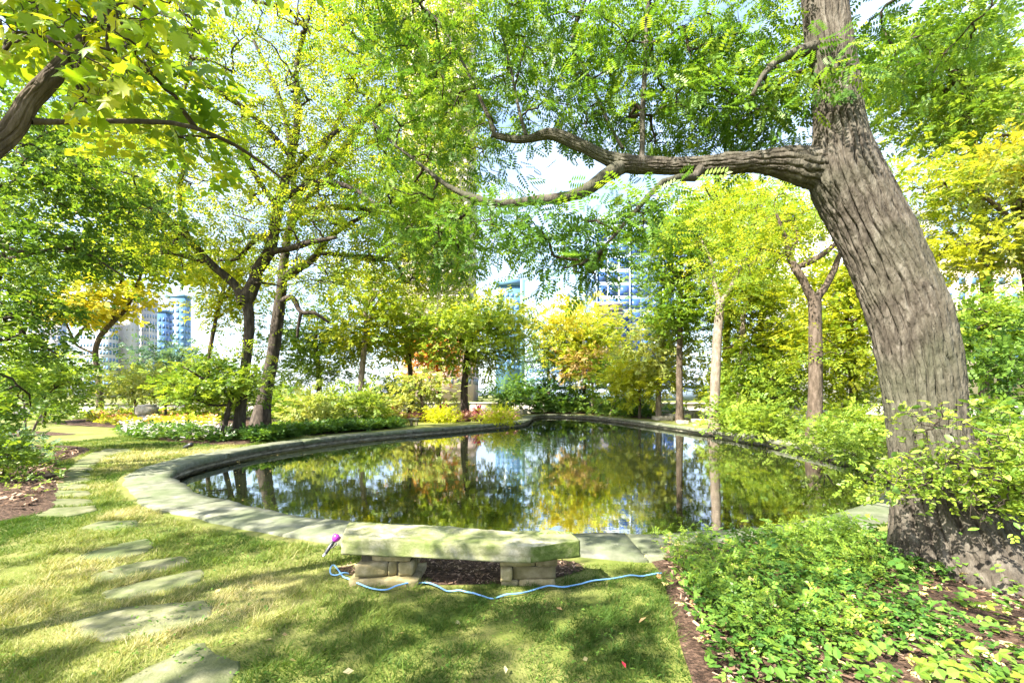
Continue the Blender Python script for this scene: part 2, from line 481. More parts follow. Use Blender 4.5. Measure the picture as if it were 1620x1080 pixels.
def tree(name, label, trunk, limbs, blobs, leaf, bark, cat='tree', group=None, seed=1, sides=14, amp=0.12, tw=True, trunk_mesh=None, sag=0.08, ground=-0.15, extra_nodes=None, twr=0.008, twmax=0.06, limb_gain=1.0):
    rng = np.random.default_rng(seed)
    p, r = limb_pts(trunk, ground=ground)
    root = empty(name, (p[0][0], p[0][1], 0.0))
    tag(root, label, cat, group)
    nodes = []
    if trunk_mesh is None:
        V, Fc = tube(p, r, sides, amp=amp, seed=seed)
        link('trunk', npmesh('trunk', V, Fc, smooth=True), bark, root)
    else:
        link('trunk', trunk_mesh, bark, root)
    nodes += list(p[len(p) // 2:])
    for k, lm in enumerate(limbs):
        lp, lr = limb_pts(lm, step=0.18); lr = lr * limb_gain
        # a little natural wander
        w = np.cumsum(rng.normal(0, 1, lp.shape), axis=0); w -= np.linspace(0, 1, len(lp))[:, None] * w[-1]
        lp = lp + w * 0.10 * np.minimum(lr[:, None], 0.08)
        V, Fc = tube(lp, lr, max(6, sides - 4), amp=amp, seed=seed + k + 1)
        link('limb', npmesh('limb', V, Fc, smooth=True), bark, root)
        nodes += list(lp[2:])
    if extra_nodes is not None: nodes += list(extra_nodes)
    groups = {}
    for b in blobs:
        lf = leaf
        if isinstance(b, dict):
            lf = dict(leaf, **{k: v for k, v in b.items() if k != 'b'}); bb = b['b']
        else: bb = b
        key = lf['mat']
        groups.setdefault(key, []).append((blob_points(bb, rng), lf))
    allc = np.concatenate([c for g in groups.values() for c, _ in g])
    if tw:
        tubes = grow(nodes, allc, rng, sag, base_r=twr, maxr=twmax)
        link('twigs', twigmesh('twigs', tubes), M['twig'], root)['kind'] = 'stuff'
    for key, lst in groups.items():
        V, Q, T = merge([leaf_mass(c, rng, lf['tpl'], lf['size'], lf['per'], lf['cr'], lf.get('droop', -0.25), lf.get('flat', 0.45), lf.get('tmean', 0.5), lf.get('tvar', 0.28)) for c, lf in lst])
        o = link('crown', npmesh('crown', V, [Q], T), LM[key], root)
        o['kind'] = 'stuff'
    return root

def shrub(name, label, blobs, leaf, cat='shrub', group=None, seed=1, stems=5, bark='twig', base=None):
    """multi-stemmed bush growing from one point of the ground"""
    rng = np.random.default_rng(seed)
    pts = [blob_points(b, rng) for b in blobs]
    allc = np.concatenate(pts)
    allc[:, 2] = np.maximum(allc[:, 2], 0.12)
    if base is None:
        base = np.array([allc[:, 0].mean(), allc[:, 1].mean(), 0.0])
    base = np.asarray(base, float)
    root = empty(name, (base[0], base[1], 0.0)); tag(root, label, cat, group)
    zt = np.percentile(allc[:, 2], 60); sp = allc[:, :2].std(axis=0)
    nodes = []
    for s in range(stems):
        a = 2 * math.pi * s / stems + rng.uniform(0, 0.7)
        tip = base + np.array([math.cos(a) * sp[0] * 0.9, math.sin(a) * sp[1] * 0.9, zt * rng.uniform(0.7, 1.0)])
        st = base + np.array([math.cos(a) * 0.07, math.sin(a) * 0.07, -0.08])
        mid = (st + tip) / 2 + np.array([math.cos(a), math.sin(a), 0.3]) * -0.06 * zt
        pp = catmull([st, mid, tip], 9); rr = np.linspace(0.012 + 0.008 * zt, 0.006, 9)
        V, Fc = tube(pp, rr, 6, amp=0.1, seed=seed)
        link('stem', npmesh('stem', V, Fc, smooth=True), M[bark], root)
        nodes += list(pp[2:])
    link('twigs', twigmesh('twigs', grow(nodes, allc, rng, 0.05, 0.004, 0.02)), M['twig'], root)['kind'] = 'stuff'
    V, Q, T = merge([leaf_mass(c, rng, leaf['tpl'], leaf['size'], leaf['per'], leaf['cr'], leaf.get('droop', 0.0), leaf.get('flat', 0.7), leaf.get('tmean', 0.5), leaf.get('tvar', 0.25), 0.04) for c in pts])
    link('foliage', npmesh('foliage', V, [Q], T), LM[leaf['mat']], root)['kind'] = 'stuff'
    return root

# ------------------------------------------------------------------ the pond, its edge and the ground
WZ = -0.22
OUT = [(-1.0, 5.42), (0.95, 5.12), (2.6, 5.25), (3.7, 5.65), (5.2, 6.5), (7.2, 8.1), (8.6, 10.2), (9.3, 12.7), (9.5, 15.6), (9.35, 19.0), (8.6, 24.0), (7.5, 30.0), (6.1, 35.0), (4.2, 37.6), (2.4, 37.2), (1.6, 34.0), (1.25, 30.4), (0.75, 27.6), (-0.1, 26.1), (-1.7, 24.1), (-3.4, 21.9), (-5.2, 19.8), (-6.8, 17.4), (-7.75, 14.6), (-7.95, 12.0), (-7.6, 10.1), (-6.75, 8.75), (-5.5, 7.55), (-4.2, 6.65), (-3.2, 6.1), (-2.2, 5.7)]
NO = 600
outline = catmull([(x, y) for x, y in OUT], NO, closed=True)
# resample evenly
seg = np.linalg.norm(np.roll(outline, -1, 0) - outline, axis=1)
cum = np.concatenate([[0], np.cumsum(seg)]); LEN = cum[-1]
def at_len(s):
    s = np.mod(s, LEN)
    c = np.vstack([outline, outline[:1]])
    return np.column_stack([np.interp(s, cum, c[:, 0]), np.interp(s, cum, c[:, 1])])
def normal_at(s):
    t = at_len(s + 0.15) - at_len(s - 0.15)
    t = t / np.linalg.norm(t, axis=1, keepdims=True)
    return np.column_stack([t[:, 1], -t[:, 0]])       # outward for a counter-clockwise outline
CEN = np.array([1.5, 17.0])
ss = np.linspace(0, LEN, NO, endpoint=False)
ring = at_len(ss); nrm = normal_at(ss)
if np.mean(np.sum(nrm * (ring - CEN), axis=1)) < 0: nrm = -nrm; NSIGN = -1
else: NSIGN = 1

def ringgrid(rings, zs, closed=True):
    n = len(rings[0]); V = np.concatenate([np.column_stack([r, z]) for r, z in zip(rings, zs)])
    Q = []
    j = np.arange(n); k = (j + 1) % n
    for i in range(len(rings) - 1):
        Q.append(np.stack([i * n + j, i * n + k, (i + 1) * n + k, (i + 1) * n + j], -1))
    return V, np.concatenate(Q)

base0 = ring + nrm * 0.12
rad = base0 - CEN
rl = np.linalg.norm(rad, axis=1, keepdims=True); rd = rad / rl
rings, zs = [base0], [np.zeros(NO)]
for s in (0.3, 0.7, 1.3, 2.2, 3.5, 5, 7, 10, 14, 20, 30, 50, 90, 200, 500, 1500, 4000):
    q = base0 + rd * s
    z = (fbm(np.column_stack([q * 0.5, np.zeros(NO)]), 3, 3) - 0.5) * (0.04 if 1 < s < 40 else 0.0)
    rings.append(q); zs.append(z)
V, Q = ringgrid(rings, zs)
ground = link('ground', npmesh('ground', V, [Q[:, ::-1]], smooth=True), M['lawn'])
ground['kind'] = 'structure'
V, Q = ringgrid([ring + nrm * 0.13, ring + nrm * 0.10, ring + nrm * 0.02], [np.zeros(NO) - 0.002, np.full(NO, -0.12), np.full(NO, -0.75)])
tag(link('pond_wall', npmesh('pond_wall', V, [Q]), M['poolwall']), 'low dark stone wall lining the pond under its coping', 'wall')

# water
def water_mat():
    m, n, l = newmat('pond_water')
    p = n.new('ShaderNodeBsdfPrincipled')
    p.inputs['Base Color'].default_value = (0.010, 0.013, 0.006, 1)
    p.inputs['Roughness'].default_value = 0.015
    p.inputs['IOR'].default_value = 7.0
    g = n.new('ShaderNodeNewGeometry')
    t1 = n.new('ShaderNodeTexNoise'); t1.inputs['Scale'].default_value = 2.2; t1.inputs['Detail'].default_value = 4
    t2 = n.new('ShaderNodeTexNoise'); t2.inputs['Scale'].default_value = 9.0; t2.inputs['Detail'].default_value = 3
    l.new(g.outputs['Position'], t1.inputs['Vector']); l.new(g.outputs['Position'], t2.inputs['Vector'])
    # ripples spreading from the bubbler
    sub = n.new('ShaderNodeVectorMath'); sub.operation = 'DISTANCE'
    sub.inputs[1].default_value = (0.9, 16.5, WZ)
    l.new(g.outputs['Position'], sub.inputs[0])
    sn = n.new('ShaderNodeMath'); sn.operation = 'MULTIPLY'; sn.inputs[1].default_value = 14.0
    l.new(sub.outputs['Value'], sn.inputs[0])
    si = n.new('ShaderNodeMath'); si.operation = 'SINE'; l.new(sn.outputs[0], si.inputs[0])
    fall = n.new('ShaderNodeMapRange'); fall.inputs['From Min'].default_value = 0.2; fall.inputs['From Max'].default_value = 2.2
    fall.inputs['To Min'].default_value = 0.9; fall.inputs['To Max'].default_value = 0.0
    l.new(sub.outputs['Value'], fall.inputs['Value'])
    mu = n.new('ShaderNodeMath'); mu.operation = 'MULTIPLY'; l.new(si.outputs[0], mu.inputs[0]); l.new(fall.outputs[0], mu.inputs[1])
    ad = n.new('ShaderNodeMath'); ad.operation = 'MULTIPLY_ADD'; ad.inputs[1].default_value = 0.35
    l.new(t2.outputs['Fac'], ad.inputs[0]); l.new(t1.outputs['Fac'], ad.inputs[2])
    ad2 = n.new('ShaderNodeMath'); ad2.operation = 'ADD'; l.new(ad.outputs[0], ad2.inputs[0]); l.new(mu.outputs[0], ad2.inputs[1])
    b = n.new('ShaderNodeBump'); b.inputs['Strength'].default_value = 0.06; b.inputs['Distance'].default_value = 0.02
    l.new(ad2.outputs[0], b.inputs['Height']); l.new(b.outputs[0], p.inputs['Normal'])
    o = n.new('ShaderNodeOutputMaterial'); l.new(p.outputs[0], o.inputs['Surface'])
    return m
M['water'] = water_mat()
wr = ring + nrm * 0.06
V = np.column_stack([np.vstack([wr, CEN[None]]), np.full(NO + 1, WZ)])
j = np.arange(NO); T = np.stack([j, (j + 1) % NO, np.full(NO, NO)], -1)
if NSIGN < 0: T = T[:, ::-1]
w = link('water', npmesh('water', V, [T]), M['water']); w['kind'] = 'structure'
me = w.data
if me.polygons[0].normal.z < 0: me.flip_normals()
if ground.data.polygons[0].normal.z < 0: ground.data.flip_normals()

# coping stones, each its own slab
cop = empty('pond_coping', (0, 5.2, 0)); tag(cop, 'curved rim of flat limestone slabs running round the pond', 'coping')
def slab_from_outline(inner, outer, z0, z1, seed, across=5, amp=0.012):
    n = len(inner)
    u = np.linspace(0, 1, across)
    top = inner[:, None, :] * (1 - u)[None, :, None] + outer[:, None, :] * u[None, :, None]
    tp = top.reshape(-1, 2)
    zz = z1 + (fbm(np.column_stack([tp * 2.3, np.full(len(tp), seed * 1.7)]), seed, 4) - 0.5) * amp * 2
    e = np.zeros((n, across)); e[0] = 1; e[-1] = 1; e[:, 0] = 1; e[:, -1] = 1
    zz = zz - e.ravel() * 0.012
    V = [np.column_stack([tp, zz])]
    i = np.arange(n - 1)[:, None] * across; j = np.arange(across - 1)[None, :]
    Q = [np.stack([i + j, i + j + 1, i + across + j + 1, i + across + j], -1).reshape(-1, 4)]
    # skirt
    per = [k * across for k in range(n)] + [(n - 1) * across + k for k in range(1, across)] + [k * across + across - 1 for k in range(n - 2, -1, -1)] + [k for k in range(across - 2, 0, -1)]
    per = np.array(per)
    c = tp.mean(axis=0)
    r = np.random.default_rng(seed)
    o = len(tp)
    mid = np.column_stack([tp[per] + unit(tp[per] - c) * 0.012 + r.normal(0, 0.006, (len(per), 2)), np.full(len(per), (z0 + z1) / 2) + r.normal(0, 0.008, len(per))])
    low = np.column_stack([tp[per] - unit(tp[per] - c) * 0.015, np.full(len(per), z0)])
    V += [mid, low]
    m = len(per); a = np.arange(m); b = (a + 1) % m
    Q.append(np.stack([per[a], per[b], o + b, o + a], -1)); Q.append(np.stack([o + a, o + b, o + m + b, o + m + a], -1))
    return npmesh('coping_stone', np.concatenate(V), [np.concatenate(Q)])

rs = np.random.default_rng(21)
s = 0.0; k = 0
while s < LEN - 0.4:
    mid = at_len(np.array([s]))[0]
    near = mid[0] < 4 and mid[1] < 13
    L = rs.uniform(1.5, 2.6) if near else rs.uniform(1.0, 1.9)
    if s + L > LEN - 0.7: L = LEN - s
    wdt = 0.74 if mid[0] < -5 and mid[1] < 14 else (0.66 if mid[0] < 3 else 0.5)
    st = np.linspace(s + 0.012, s + L - 0.012, max(7, int(L / 0.16)))
    c, nn = at_len(st), normal_at(st) * NSIGN
    jo = (vnoise(np.column_stack([st * 1.3, st * 0, st * 0]), 5) - 0.5) * 0.14 + (vnoise(np.column_stack([st * 5.0, st * 0, st * 0]), 8) - 0.5) * 0.06
    ji = (vnoise(np.column_stack([st * 1.9, st * 0 + 9, st * 0]), 6) - 0.5) * 0.10 + (vnoise(np.column_stack([st * 6.0, st * 0 + 9, st * 0]), 9) - 0.5) * 0.05
    inner = c - nn * (0.05 + ji)[:, None]
    outer = c + nn * (wdt + jo)[:, None]
    zt = 0.035 + rs.normal(0, 0.006)
    o = link('coping_stone', slab_from_outline(inner, outer, -0.10, zt, 100 + k), M['coping'], cop)
    s += L; k += 1

# ledge stone just below the rim on the sunny right bank
def in_pond(xy, margin=0.0):
    """inside test by polygon crossing"""
    x, y = xy[:, 0], xy[:, 1]
    px, py = ring[:, 0] + nrm[:, 0] * margin, ring[:, 1] + nrm[:, 1] * margin
    ins = np.zeros(len(x), bool)
    jx = len(px) - 1
    for i in range(0, len(px)):
        c = ((py[i] > y) != (py[jx] > y)) & (x < (px[jx] - px[i]) * (y - py[i]) / (py[jx] - py[i] + 1e-12) + px[i])
        ins ^= c; jx = i
    return ins

# ------------------------------------------------------------------ planting beds (mulch sheets, gently mounded)
def poly_mask(xy, poly):
    x, y = xy[:, 0], xy[:, 1]; poly = np.asarray(poly)
    ins = np.zeros(len(x), bool); j = len(poly) - 1
    for i in range(len(poly)):
        a, b = poly[i], poly[j]
        c = ((a[1] > y) != (b[1] > y)) & (x < (b[0] - a[0]) * (y - a[1]) / (b[1] - a[1] + 1e-12) + a[0])
        ins ^= c; j = i
    return ins

def bed(name, poly, step, height, seed):
    """closed mound: fan rings from the outline to the middle"""
    pl = catmull(poly, 90, closed=True)
    c = pl.mean(axis=0)
    V, n = [], len(pl)
    us = [0, 0.04, 0.1, 0.2, 0.35, 0.5, 0.7, 0.9]
    for u in us:
        q = pl * (1 - u) + c * u
        z = 0.012 + height * min(1, u * 4) + (fbm(np.column_stack([q * 1.5, np.full(n, 1.0 * seed)]), seed, 4) - 0.5) * 0.10 * min(1, u * 8)
        z = np.maximum(z, 0.012)
        V.append(np.column_stack([q, z]))
    V.append(np.array([[c[0], c[1], 0.012 + height]]))
    j = np.arange(n); k = (j + 1) % n
    Q = np.concatenate([np.stack([i * n + j, i * n + k, (i + 1) * n + k, (i + 1) * n + j], -1) for i in range(len(us) - 1)])
    e = (len(us) - 1) * n
    T = np.stack([e + j, e + k, np.full(n, len(us) * n)], -1)
    me = npmesh(name, np.concatenate(V), [Q, T], smooth=True)
    if me.polygons[0].normal.z < 0: me.flip_normals()
    o = link(name, me, M['mulch']); o['kind'] = 'structure'
    return pl

BED_R = [(1.46, 4.62), (1.36, 4.0), (1.2, 3.3), (1.05, 2.6), (0.95, 1.6), (3.0, 0.6), (8.0, 1.0), (9.5, 5.0), (9.2, 8.0), (7.9, 7.2), (6.0, 5.9), (4.6, 5.1), (3.2, 4.75), (2.2, 4.55)]
bed('planting_bed', BED_R, 0.2, 0.10, 3)
BED_L = [(-6.6, 6.0), (-7.4, 7.2), (-9.3, 9.0), (-10.9, 10.6), (-13.0, 13.6), (-16.0, 14.6), (-22, 14), (-22, 6), (-12, 4.5), (-8, 4.8)]
bed('planting_bed', BED_L, 0.3, 0.06, 4)
BED_L2 = [(-18.4, 18.2), (-19.4, 19.2), (-23, 20.4), (-30, 20), (-30, 17), (-22, 17)]
bed('planting_bed', BED_L2, 0.3, 0.05, 5)
BED_F = [(-9.0, 14.7), (-8.9, 16.5), (-8.0, 18.6), (-6.8, 20.6), (-6.0, 22.3), (-6.5, 26.5), (-9, 31), (-17, 34), (-26, 36), (-30, 31.5), (-26.5, 25.6), (-19.2, 21.9), (-16.4, 18.9), (-14.2, 17.6), (-12.6, 15.9), (-10.5, 14.9)]
bed('planting_bed', BED_F, 0.3, 0.10, 6)
BED_P = [(-5.6, 27.5), (-2, 28.2), (0.1, 29.6), (0.2, 33), (-1, 37), (-8, 38), (-9, 33)]
bed('planting_bed', BED_P, 0.3, 0.10, 7)
BED_B = [(2.0, 39.2), (5.2, 39.4), (7.6, 36.2), (9.6, 31.6), (12, 30.8), (20, 33), (22, 42), (10, 44), (1.5, 44)]
bed('planting_bed', BED_B, 0.3, 0.10, 8)
BED_E = [(10.4, 13.0), (10.6, 17.2), (10.8, 20.5), (13.5, 22.5), (22, 22), (25, 12), (14, 8.5), (10.6, 9.0)]
bed('planting_bed', BED_E, 0.3, 0.08, 9)
BEDS = [np.array(b) for b in (BED_R, BED_L, BED_L2, BED_F, BED_P, BED_B, BED_E)]

# ------------------------------------------------------------------ stepping stones
path = empty('stone_path', (-2.5, 4.0, 0)); path['kind'] = 'structure'
STEPS = [
    [(175, 1095), (250, 1052), (314, 1019), (332, 1036), (372, 1050), (352, 1092), (260, 1110)],
    [(124, 985), (180, 966), (318, 953), (328, 968), (312, 986), (240, 1004), (165, 1012)],
    [(168, 938), (222, 922), (312, 904), (316, 914), (300, 926), (240, 942), (190, 948)],
    [(146, 912), (205, 893), (282, 881), (296, 890), (250, 906), (175, 918)],
    [(126, 882), (165, 868), (228, 854), (240, 860), (228, 874), (170, 886)],
    [(128, 836), (160, 826), (212, 824), (216, 832), (180, 839)],
    [(60, 815), (84, 805), (146, 801), (148, 808), (110, 816)],
]
for yy, x0, x1 in ((795, 72, 146), (781, 78, 142), (770, 84, 138), (760, 92, 140), (751, 98, 142), (743, 104, 148), (735.5, 112, 152), (729, 120, 160), (723, 130, 168), (717.5, 142, 184), (713, 158, 206)):
    h = (yy - HZ) * 0.027 + 0.5
    STEPS.append([(x0, yy + h * 0.6), (x0 + 10, yy - h), (x1 - 5, yy - h * 0.8), (x1, yy + h * 0.2), (x1 - 12, yy + h), (x0 + 12, yy + h)])
def step_stone(poly, seed):
    q = np.array([G(a, b)[:2] for a, b in poly]); q = q.mean(0) + (q - q.mean(0)) * 1.16
    n = 40
    # straight-ish edges with worn corners
    per = np.vstack([q, q[:1]]); cl = np.concatenate([[0], np.cumsum(np.linalg.norm(np.diff(per, axis=0), axis=1))])
    t = np.linspace(0, cl[-1], n, endpoint=False)
    pl = np.column_stack([np.interp(t, cl, per[:, 0]), np.interp(t, cl, per[:, 1])])
    r = np.random.default_rng(seed)
    pl = 0.5 * pl + 0.25 * (np.roll(pl, 1, 0) + np.roll(pl, -1, 0)) + r.normal(0, 0.008, pl.shape)
    c = pl.mean(axis=0)
    V = []
    for u, z in ((0, -0.05), (0, 0.004), (0.05, 0.012), (0.35, 0.014), (0.7, 0.015)):
        w_ = pl * (1 - u) + c * u
        V.append(np.column_stack([w_, z + (fbm(np.column_stack([w_ * 5, np.full(n, seed)]), seed) - 0.5) * 0.022 * (z > 0)]))
    V.append(np.array([[c[0], c[1], 0.014]]))
    j = np.arange(n); k = (j + 1) % n
    Q = np.concatenate([np.stack([i * n + j, i * n + k, (i + 1) * n + k, (i + 1) * n + j], -1) for i in range(4)])
    T = np.stack([4 * n + j, 4 * n + k, np.full(n, 5 * n)], -1)
    return npmesh('stepping_stone', np.concatenate(V), [Q, T]), pl
STEP_POLY = []
for i, sp in enumerate(STEPS):
    me, pl = step_stone(sp, 300 + i)
    STEP_POLY.append(pl)
    link('stepping_stone', me, M['step'], path)

# ------------------------------------------------------------------ grass
def lawn_grass():
    rng = np.random.default_rng(5)
    parts = []
    for y0, y1, x0, x1, den, hh, ww in ((2.2, 4.2, -5.2, 1.6, 9000, 0.040, 0.0034), (4.2, 6.6, -7.2, 1.7, 5200, 0.042, 0.0048), (6.6, 10.5, -11.5, -5.0, 2800, 0.045, 0.007), (10.5, 18, -15.5, -7.5, 900, 0.05, 0.013)):
        n = int((y1 - y0) * (x1 - x0) * den)
        xy = np.column_stack([rng.uniform(x0, x1, n), rng.uniform(y0, y1, n)])
        keep = np.abs(xy[:, 0]) < xy[:, 1] * 1.24 + 0.3
        xy = xy[keep]
        keep = ~in_pond(xy, 0.80)
        for b in BEDS: keep &= ~poly_mask(xy, catmull(b, 90, closed=True))
        for pl in STEP_POLY:
            c = pl.mean(axis=0)
            keep &= ~poly_mask(xy, c + (pl - c) * 0.95)
        # worn mulch under the bench
        keep &= ~(((xy[:, 0] + 0.45) / 1.15) ** 2 + ((xy[:, 1] - 4.15) / 0.36) ** 2 < rng.uniform(0.75, 1.25, len(xy)))
        xy = xy[keep]
        thin = fbm(np.column_stack([xy * 1.1, np.zeros(len(xy))]), 31, 4)
        keep = rng.uniform(0, 1, len(xy)) < np.clip(1.45 - thin * 1.1, 0.25, 1)
        xy = xy[keep]; thin = thin[keep]
        n = len(xy)
        pt = fbm(np.column_stack([xy * 0.8, np.ones(n) * 4]), 11, 4)
        tuft = fbm(np.column_stack([xy * 6.0, np.ones(n) * 2]), 12, 3)
        h = hh * (0.25 + 2.6 * tuft ** 2) * rng.uniform(0.6, 1.3, n)
        a = rng.uniform(0, 2 * math.pi, n); lean = rng.normal(0, 0.75, (n, 2)) * h[:, None] + (np.column_stack([tuft - .5, pt - .5])) * h[:, None] * 2
        wv = np.column_stack([np.cos(a), np.sin(a)]) * (ww * rng.uniform(0.6, 1.3, n))[:, None]
        b0 = np.column_stack([xy - wv, np.full(n, -0.004)]); b1 = np.column_stack([xy + wv, np.full(n, -0.004)])
        tp = np.column_stack([xy + lean, h])
        V = np.stack([b0, b1, tp], 1).reshape(-1, 3)
        Q = np.arange(3 * n).reshape(-1, 3)
        tn = np.clip(0.31 + (pt - 0.48) * 2.3 + (thin - 0.5) * 0.9 + rng.normal(0, 0.16, n), 0, 1)  # patchy tan tint: dry grass, spread wider to paint in sunlit patches
        parts.append((V, Q, np.repeat(tn, 3)))
    V, Q, T = merge(parts)
    o = link('lawn_grass', npmesh('lawn_grass', V, [Q], T), LM['grass'])
    tag(o, 'short mown grass with dry patches and painted-in sunlit patches around the bench and stepping stones', 'grass', kind='stuff')
lawn_grass()

# ------------------------------------------------------------------ stone bench
def rough_block(poly, z0, z1, seed, div=9, amp=0.02, hump=0.0):
    """irregular block from a plan polygon (4 corners) with a rough surface"""
    q = np.array(poly, float); r = np.random.default_rng(seed)
    nx, ny, nz = div, max(3, div // 3), 4
    # surface of a subdivided cube mapped to the quad
    import itertools
    vid = {}; V = []; Q = []
    def vert(i, j, k):
        key = (i, j, k)
        if key not in vid:
            u, v, w_ = i / nx, j / ny, k / nz
            xy = (q[0] * (1 - u) + q[1] * u) * (1 - v) + (q[3] * (1 - u) + q[2] * u) * v
            vid[key] = len(V); V.append([xy[0], xy[1], z0 + (z1 - z0) * w_])
        return vid[key]
    for i in range(nx):
        for j in range(ny):
            Q.append([vert(i, j, 0), vert(i, j + 1, 0), vert(i + 1, j + 1, 0), vert(i + 1, j, 0)])
            Q.append([vert(i, j, nz), vert(i + 1, j, nz), vert(i + 1, j + 1, nz), vert(i, j + 1, nz)])
    for i in range(nx):
        for k in range(nz):
            Q.append([vert(i, 0, k), vert(i + 1, 0, k), vert(i + 1, 0, k + 1), vert(i, 0, k + 1)])
            Q.append([vert(i, ny, k), vert(i, ny, k + 1), vert(i + 1, ny, k + 1), vert(i + 1, ny, k)])
    for j in range(ny):
        for k in range(nz):
            Q.append([vert(0, j, k), vert(0, j, k + 1), vert(0, j + 1, k + 1), vert(0, j + 1, k)])
            Q.append([vert(nx, j, k), vert(nx, j + 1, k), vert(nx, j + 1, k + 1), vert(nx, j, k + 1)])
    V = np.array(V)
    c = V.mean(axis=0); ext = np.ptp(V, axis=0) / 2
    n3 = np.stack([fbm(V * 3.5 + 11 * s_, seed + s_, 4) - 0.5 for s_ in range(3)], -1)
    # round the arrises
    e = np.abs((V - c) / (ext + 1e-6))
    close = np.sort(e, axis=1)[:, 1] > 0.93
    V[close] -= (V[close] - c) / ext * 0.005
    V = V + n3 * amp * 2
    V[:, 2] += hump * (1 - e[:, 0] ** 2) * (V[:, 2] > c[2])
    return V, np.array(Q)

bench = empty('stone_bench', (-0.45, 3.95, 0))
tag(bench, 'rough limestone slab bench on two stacked stone piers by the pond edge', 'bench')
fl, fr, rf, br, bl = (-1.456, 3.776), (0.138, 3.5875), (0.575, 3.727), (0.53, 3.93), (-1.574, 4.305)
# a five-sided slab as one surface: long block with its right end clipped at an angle
def bench_slab():
    zt, zb = 0.425, 0.29
    front = np.linspace(0, 1, 110)[:, None]
    F1 = np.array(fl) + (np.array(fr) - np.array(fl)) * front
    F2 = np.array(fr) + (np.array(rf) - np.array(fr)) * np.linspace(0, 1, 34)[1:, None]
    Fr = np.vstack([F1, F2]); n = len(Fr)
    t = np.linspace(0, 1, n)[:, None]
    Bk = np.array(bl) + (np.array(br) - np.array(bl)) * t
    m = 34
    r = np.random.default_rng(4)
    u = np.linspace(0, 1, m)
    top = Fr[:, None] * (1 - u)[None, :, None] + Bk[:, None] * u[None, :, None]
    tp = top.reshape(-1, 2)
    z = zt + (fbm(np.column_stack([tp * 3.2, np.zeros(len(tp))]), 77, 5) - 0.5) * 0.030
    ridge = fbm(np.column_stack([tp[:, 0:1] * 2.0, tp[:, 1:2] * 7.0, np.zeros((len(tp), 1))]), 78, 3)
    z = z + np.clip((ridge - 0.5) * 40, 0, 1) * 0.012 + (fbm(np.column_stack([tp * 22, np.zeros(len(tp))]), 79, 3) - 0.5) * 0.014
    e = np.zeros((n, m)); e[0] = 1; e[-1] = 1; e[:, 0] = 1; e[:, -1] = 1
    z = z - e.ravel() * 0.012 * np.clip((vnoise(np.column_stack([tp * 9, np.zeros(len(tp))]), 91) - 0.62) * 6, 0, 1)
    V = [np.column_stack([tp, z])]
    i = np.arange(n - 1)[:, None] * m; j = np.arange(m - 1)[None, :]
    Q = [np.stack([i + j, i + m + j, i + m + j + 1, i + j + 1], -1).reshape(-1, 4)]
    per = np.array([k * m for k in range(n)] + [(n - 1) * m + k for k in range(1, m)] + [k * m + m - 1 for k in range(n - 2, -1, -1)] + [k for k in range(m - 2, 0, -1)])
    c = tp.mean(axis=0); L = len(per); a = np.arange(L); b = (a + 1) % L
    prev = per; o = len(tp)
    out = np.column_stack([np.gradient(tp[per][:, 1]), -np.gradient(tp[per][:, 0])]); out = unit(out)
    for lv in range(1, 9):
        w_ = lv / 8
        zz = z[per] * (1 - w_) + zb * w_
        nb = (fbm(np.column_stack([tp[per] * 5, zz * 9]), 80, 4) - 0.5)
        bulge = 0.008 * (fbm(np.column_stack([tp[per] * 2.0, np.full(L, lv * 3.7)]), 83, 2) - 0.5) * 2 + nb * 0.014
        ring_ = np.column_stack([tp[per] + out * bulge[:, None], zz + (r.normal(0, 0.0008, L) if lv < 8 else nb * 0.03)])
        V.append(ring_); cur = o + np.arange(L)
        Q.append(np.stack([prev[a], cur[a], cur[b], prev[b]], -1))
        prev = cur; o += L
    V.append(np.array([[c[0], c[1], zb]]))
    T = np.stack([prev[a], np.full(L, o), prev[b]], -1)
    return npmesh('slab', np.concatenate(V), [np.concatenate(Q), T])
me = bench_slab()
slab = link('slab', me, M['bench'], bench)
M['moss'] = noisemat('mossy_bench_end', [(0.035, 0.055, 0.012), (0.075, 0.105, 0.022), (0.17, 0.18, 0.08)], scale=14, bump=0.9, bscale=70, rough=0.95, detail=12, bdist=0.008)
me.materials.append(M['moss'])
for pg in me.polygons:
    if pg.center.x > 0.15 and abs(pg.normal.z) < 0.7: pg.material_index = 1
def pier(x0, x1, y0, y1, courses, seed, skew=0.0):
    r = np.random.default_rng(seed)
    V, Q = rough_block([(x0 + .03, y0 + .03), (x1 - .03, y0 + .03), (x1 - .03, y1 - .03), (x0 + .03, y1 - .03)], -0.03, 0.297, seed, 6, 0.004)
    pr = link('pier', npmesh('pier', V, [Q]), M['mortar'], bench)
    for z0, z1, splits, ov in courses:
        for y_a, y_b in ((y0, y0 + 0.19), (y1 - 0.16, y1)):
            xs = [x0 - ov] + [x0 + (x1 - x0) * s_ for s_ in splits] + [x1 + ov]
            if y_a != y0: xs = [x0 - ov, x0 + (x1 - x0) * r.uniform(0.4, 0.6), x1 + ov]
            for a, b in zip(xs[:-1], xs[1:]):
                g = 0.004; jf = r.uniform(-0.035, 0.025); jy = r.uniform(-0.03, 0.03, 4)
                V, Q = rough_block([(a + g, y_a - ov + jf + jy[0]), (b - g, y_a - ov + jf + jy[1]), (b - g, y_b + jy[2]), (a + g, y_b + jy[3])], z0 + 0.003, z1 - 0.004, int(r.integers(1e6)), 7, 0.017)
                link('stone', npmesh('stone', V, [Q]), M['pier'], pr)
pier(-1.36, -0.86, 3.86, 4.2, [(-0.03, 0.075, [], 0.06), (0.075, 0.195, [0.55, 0.72], 0.0), (0.195, 0.292, [0.28], -0.02)], 61)
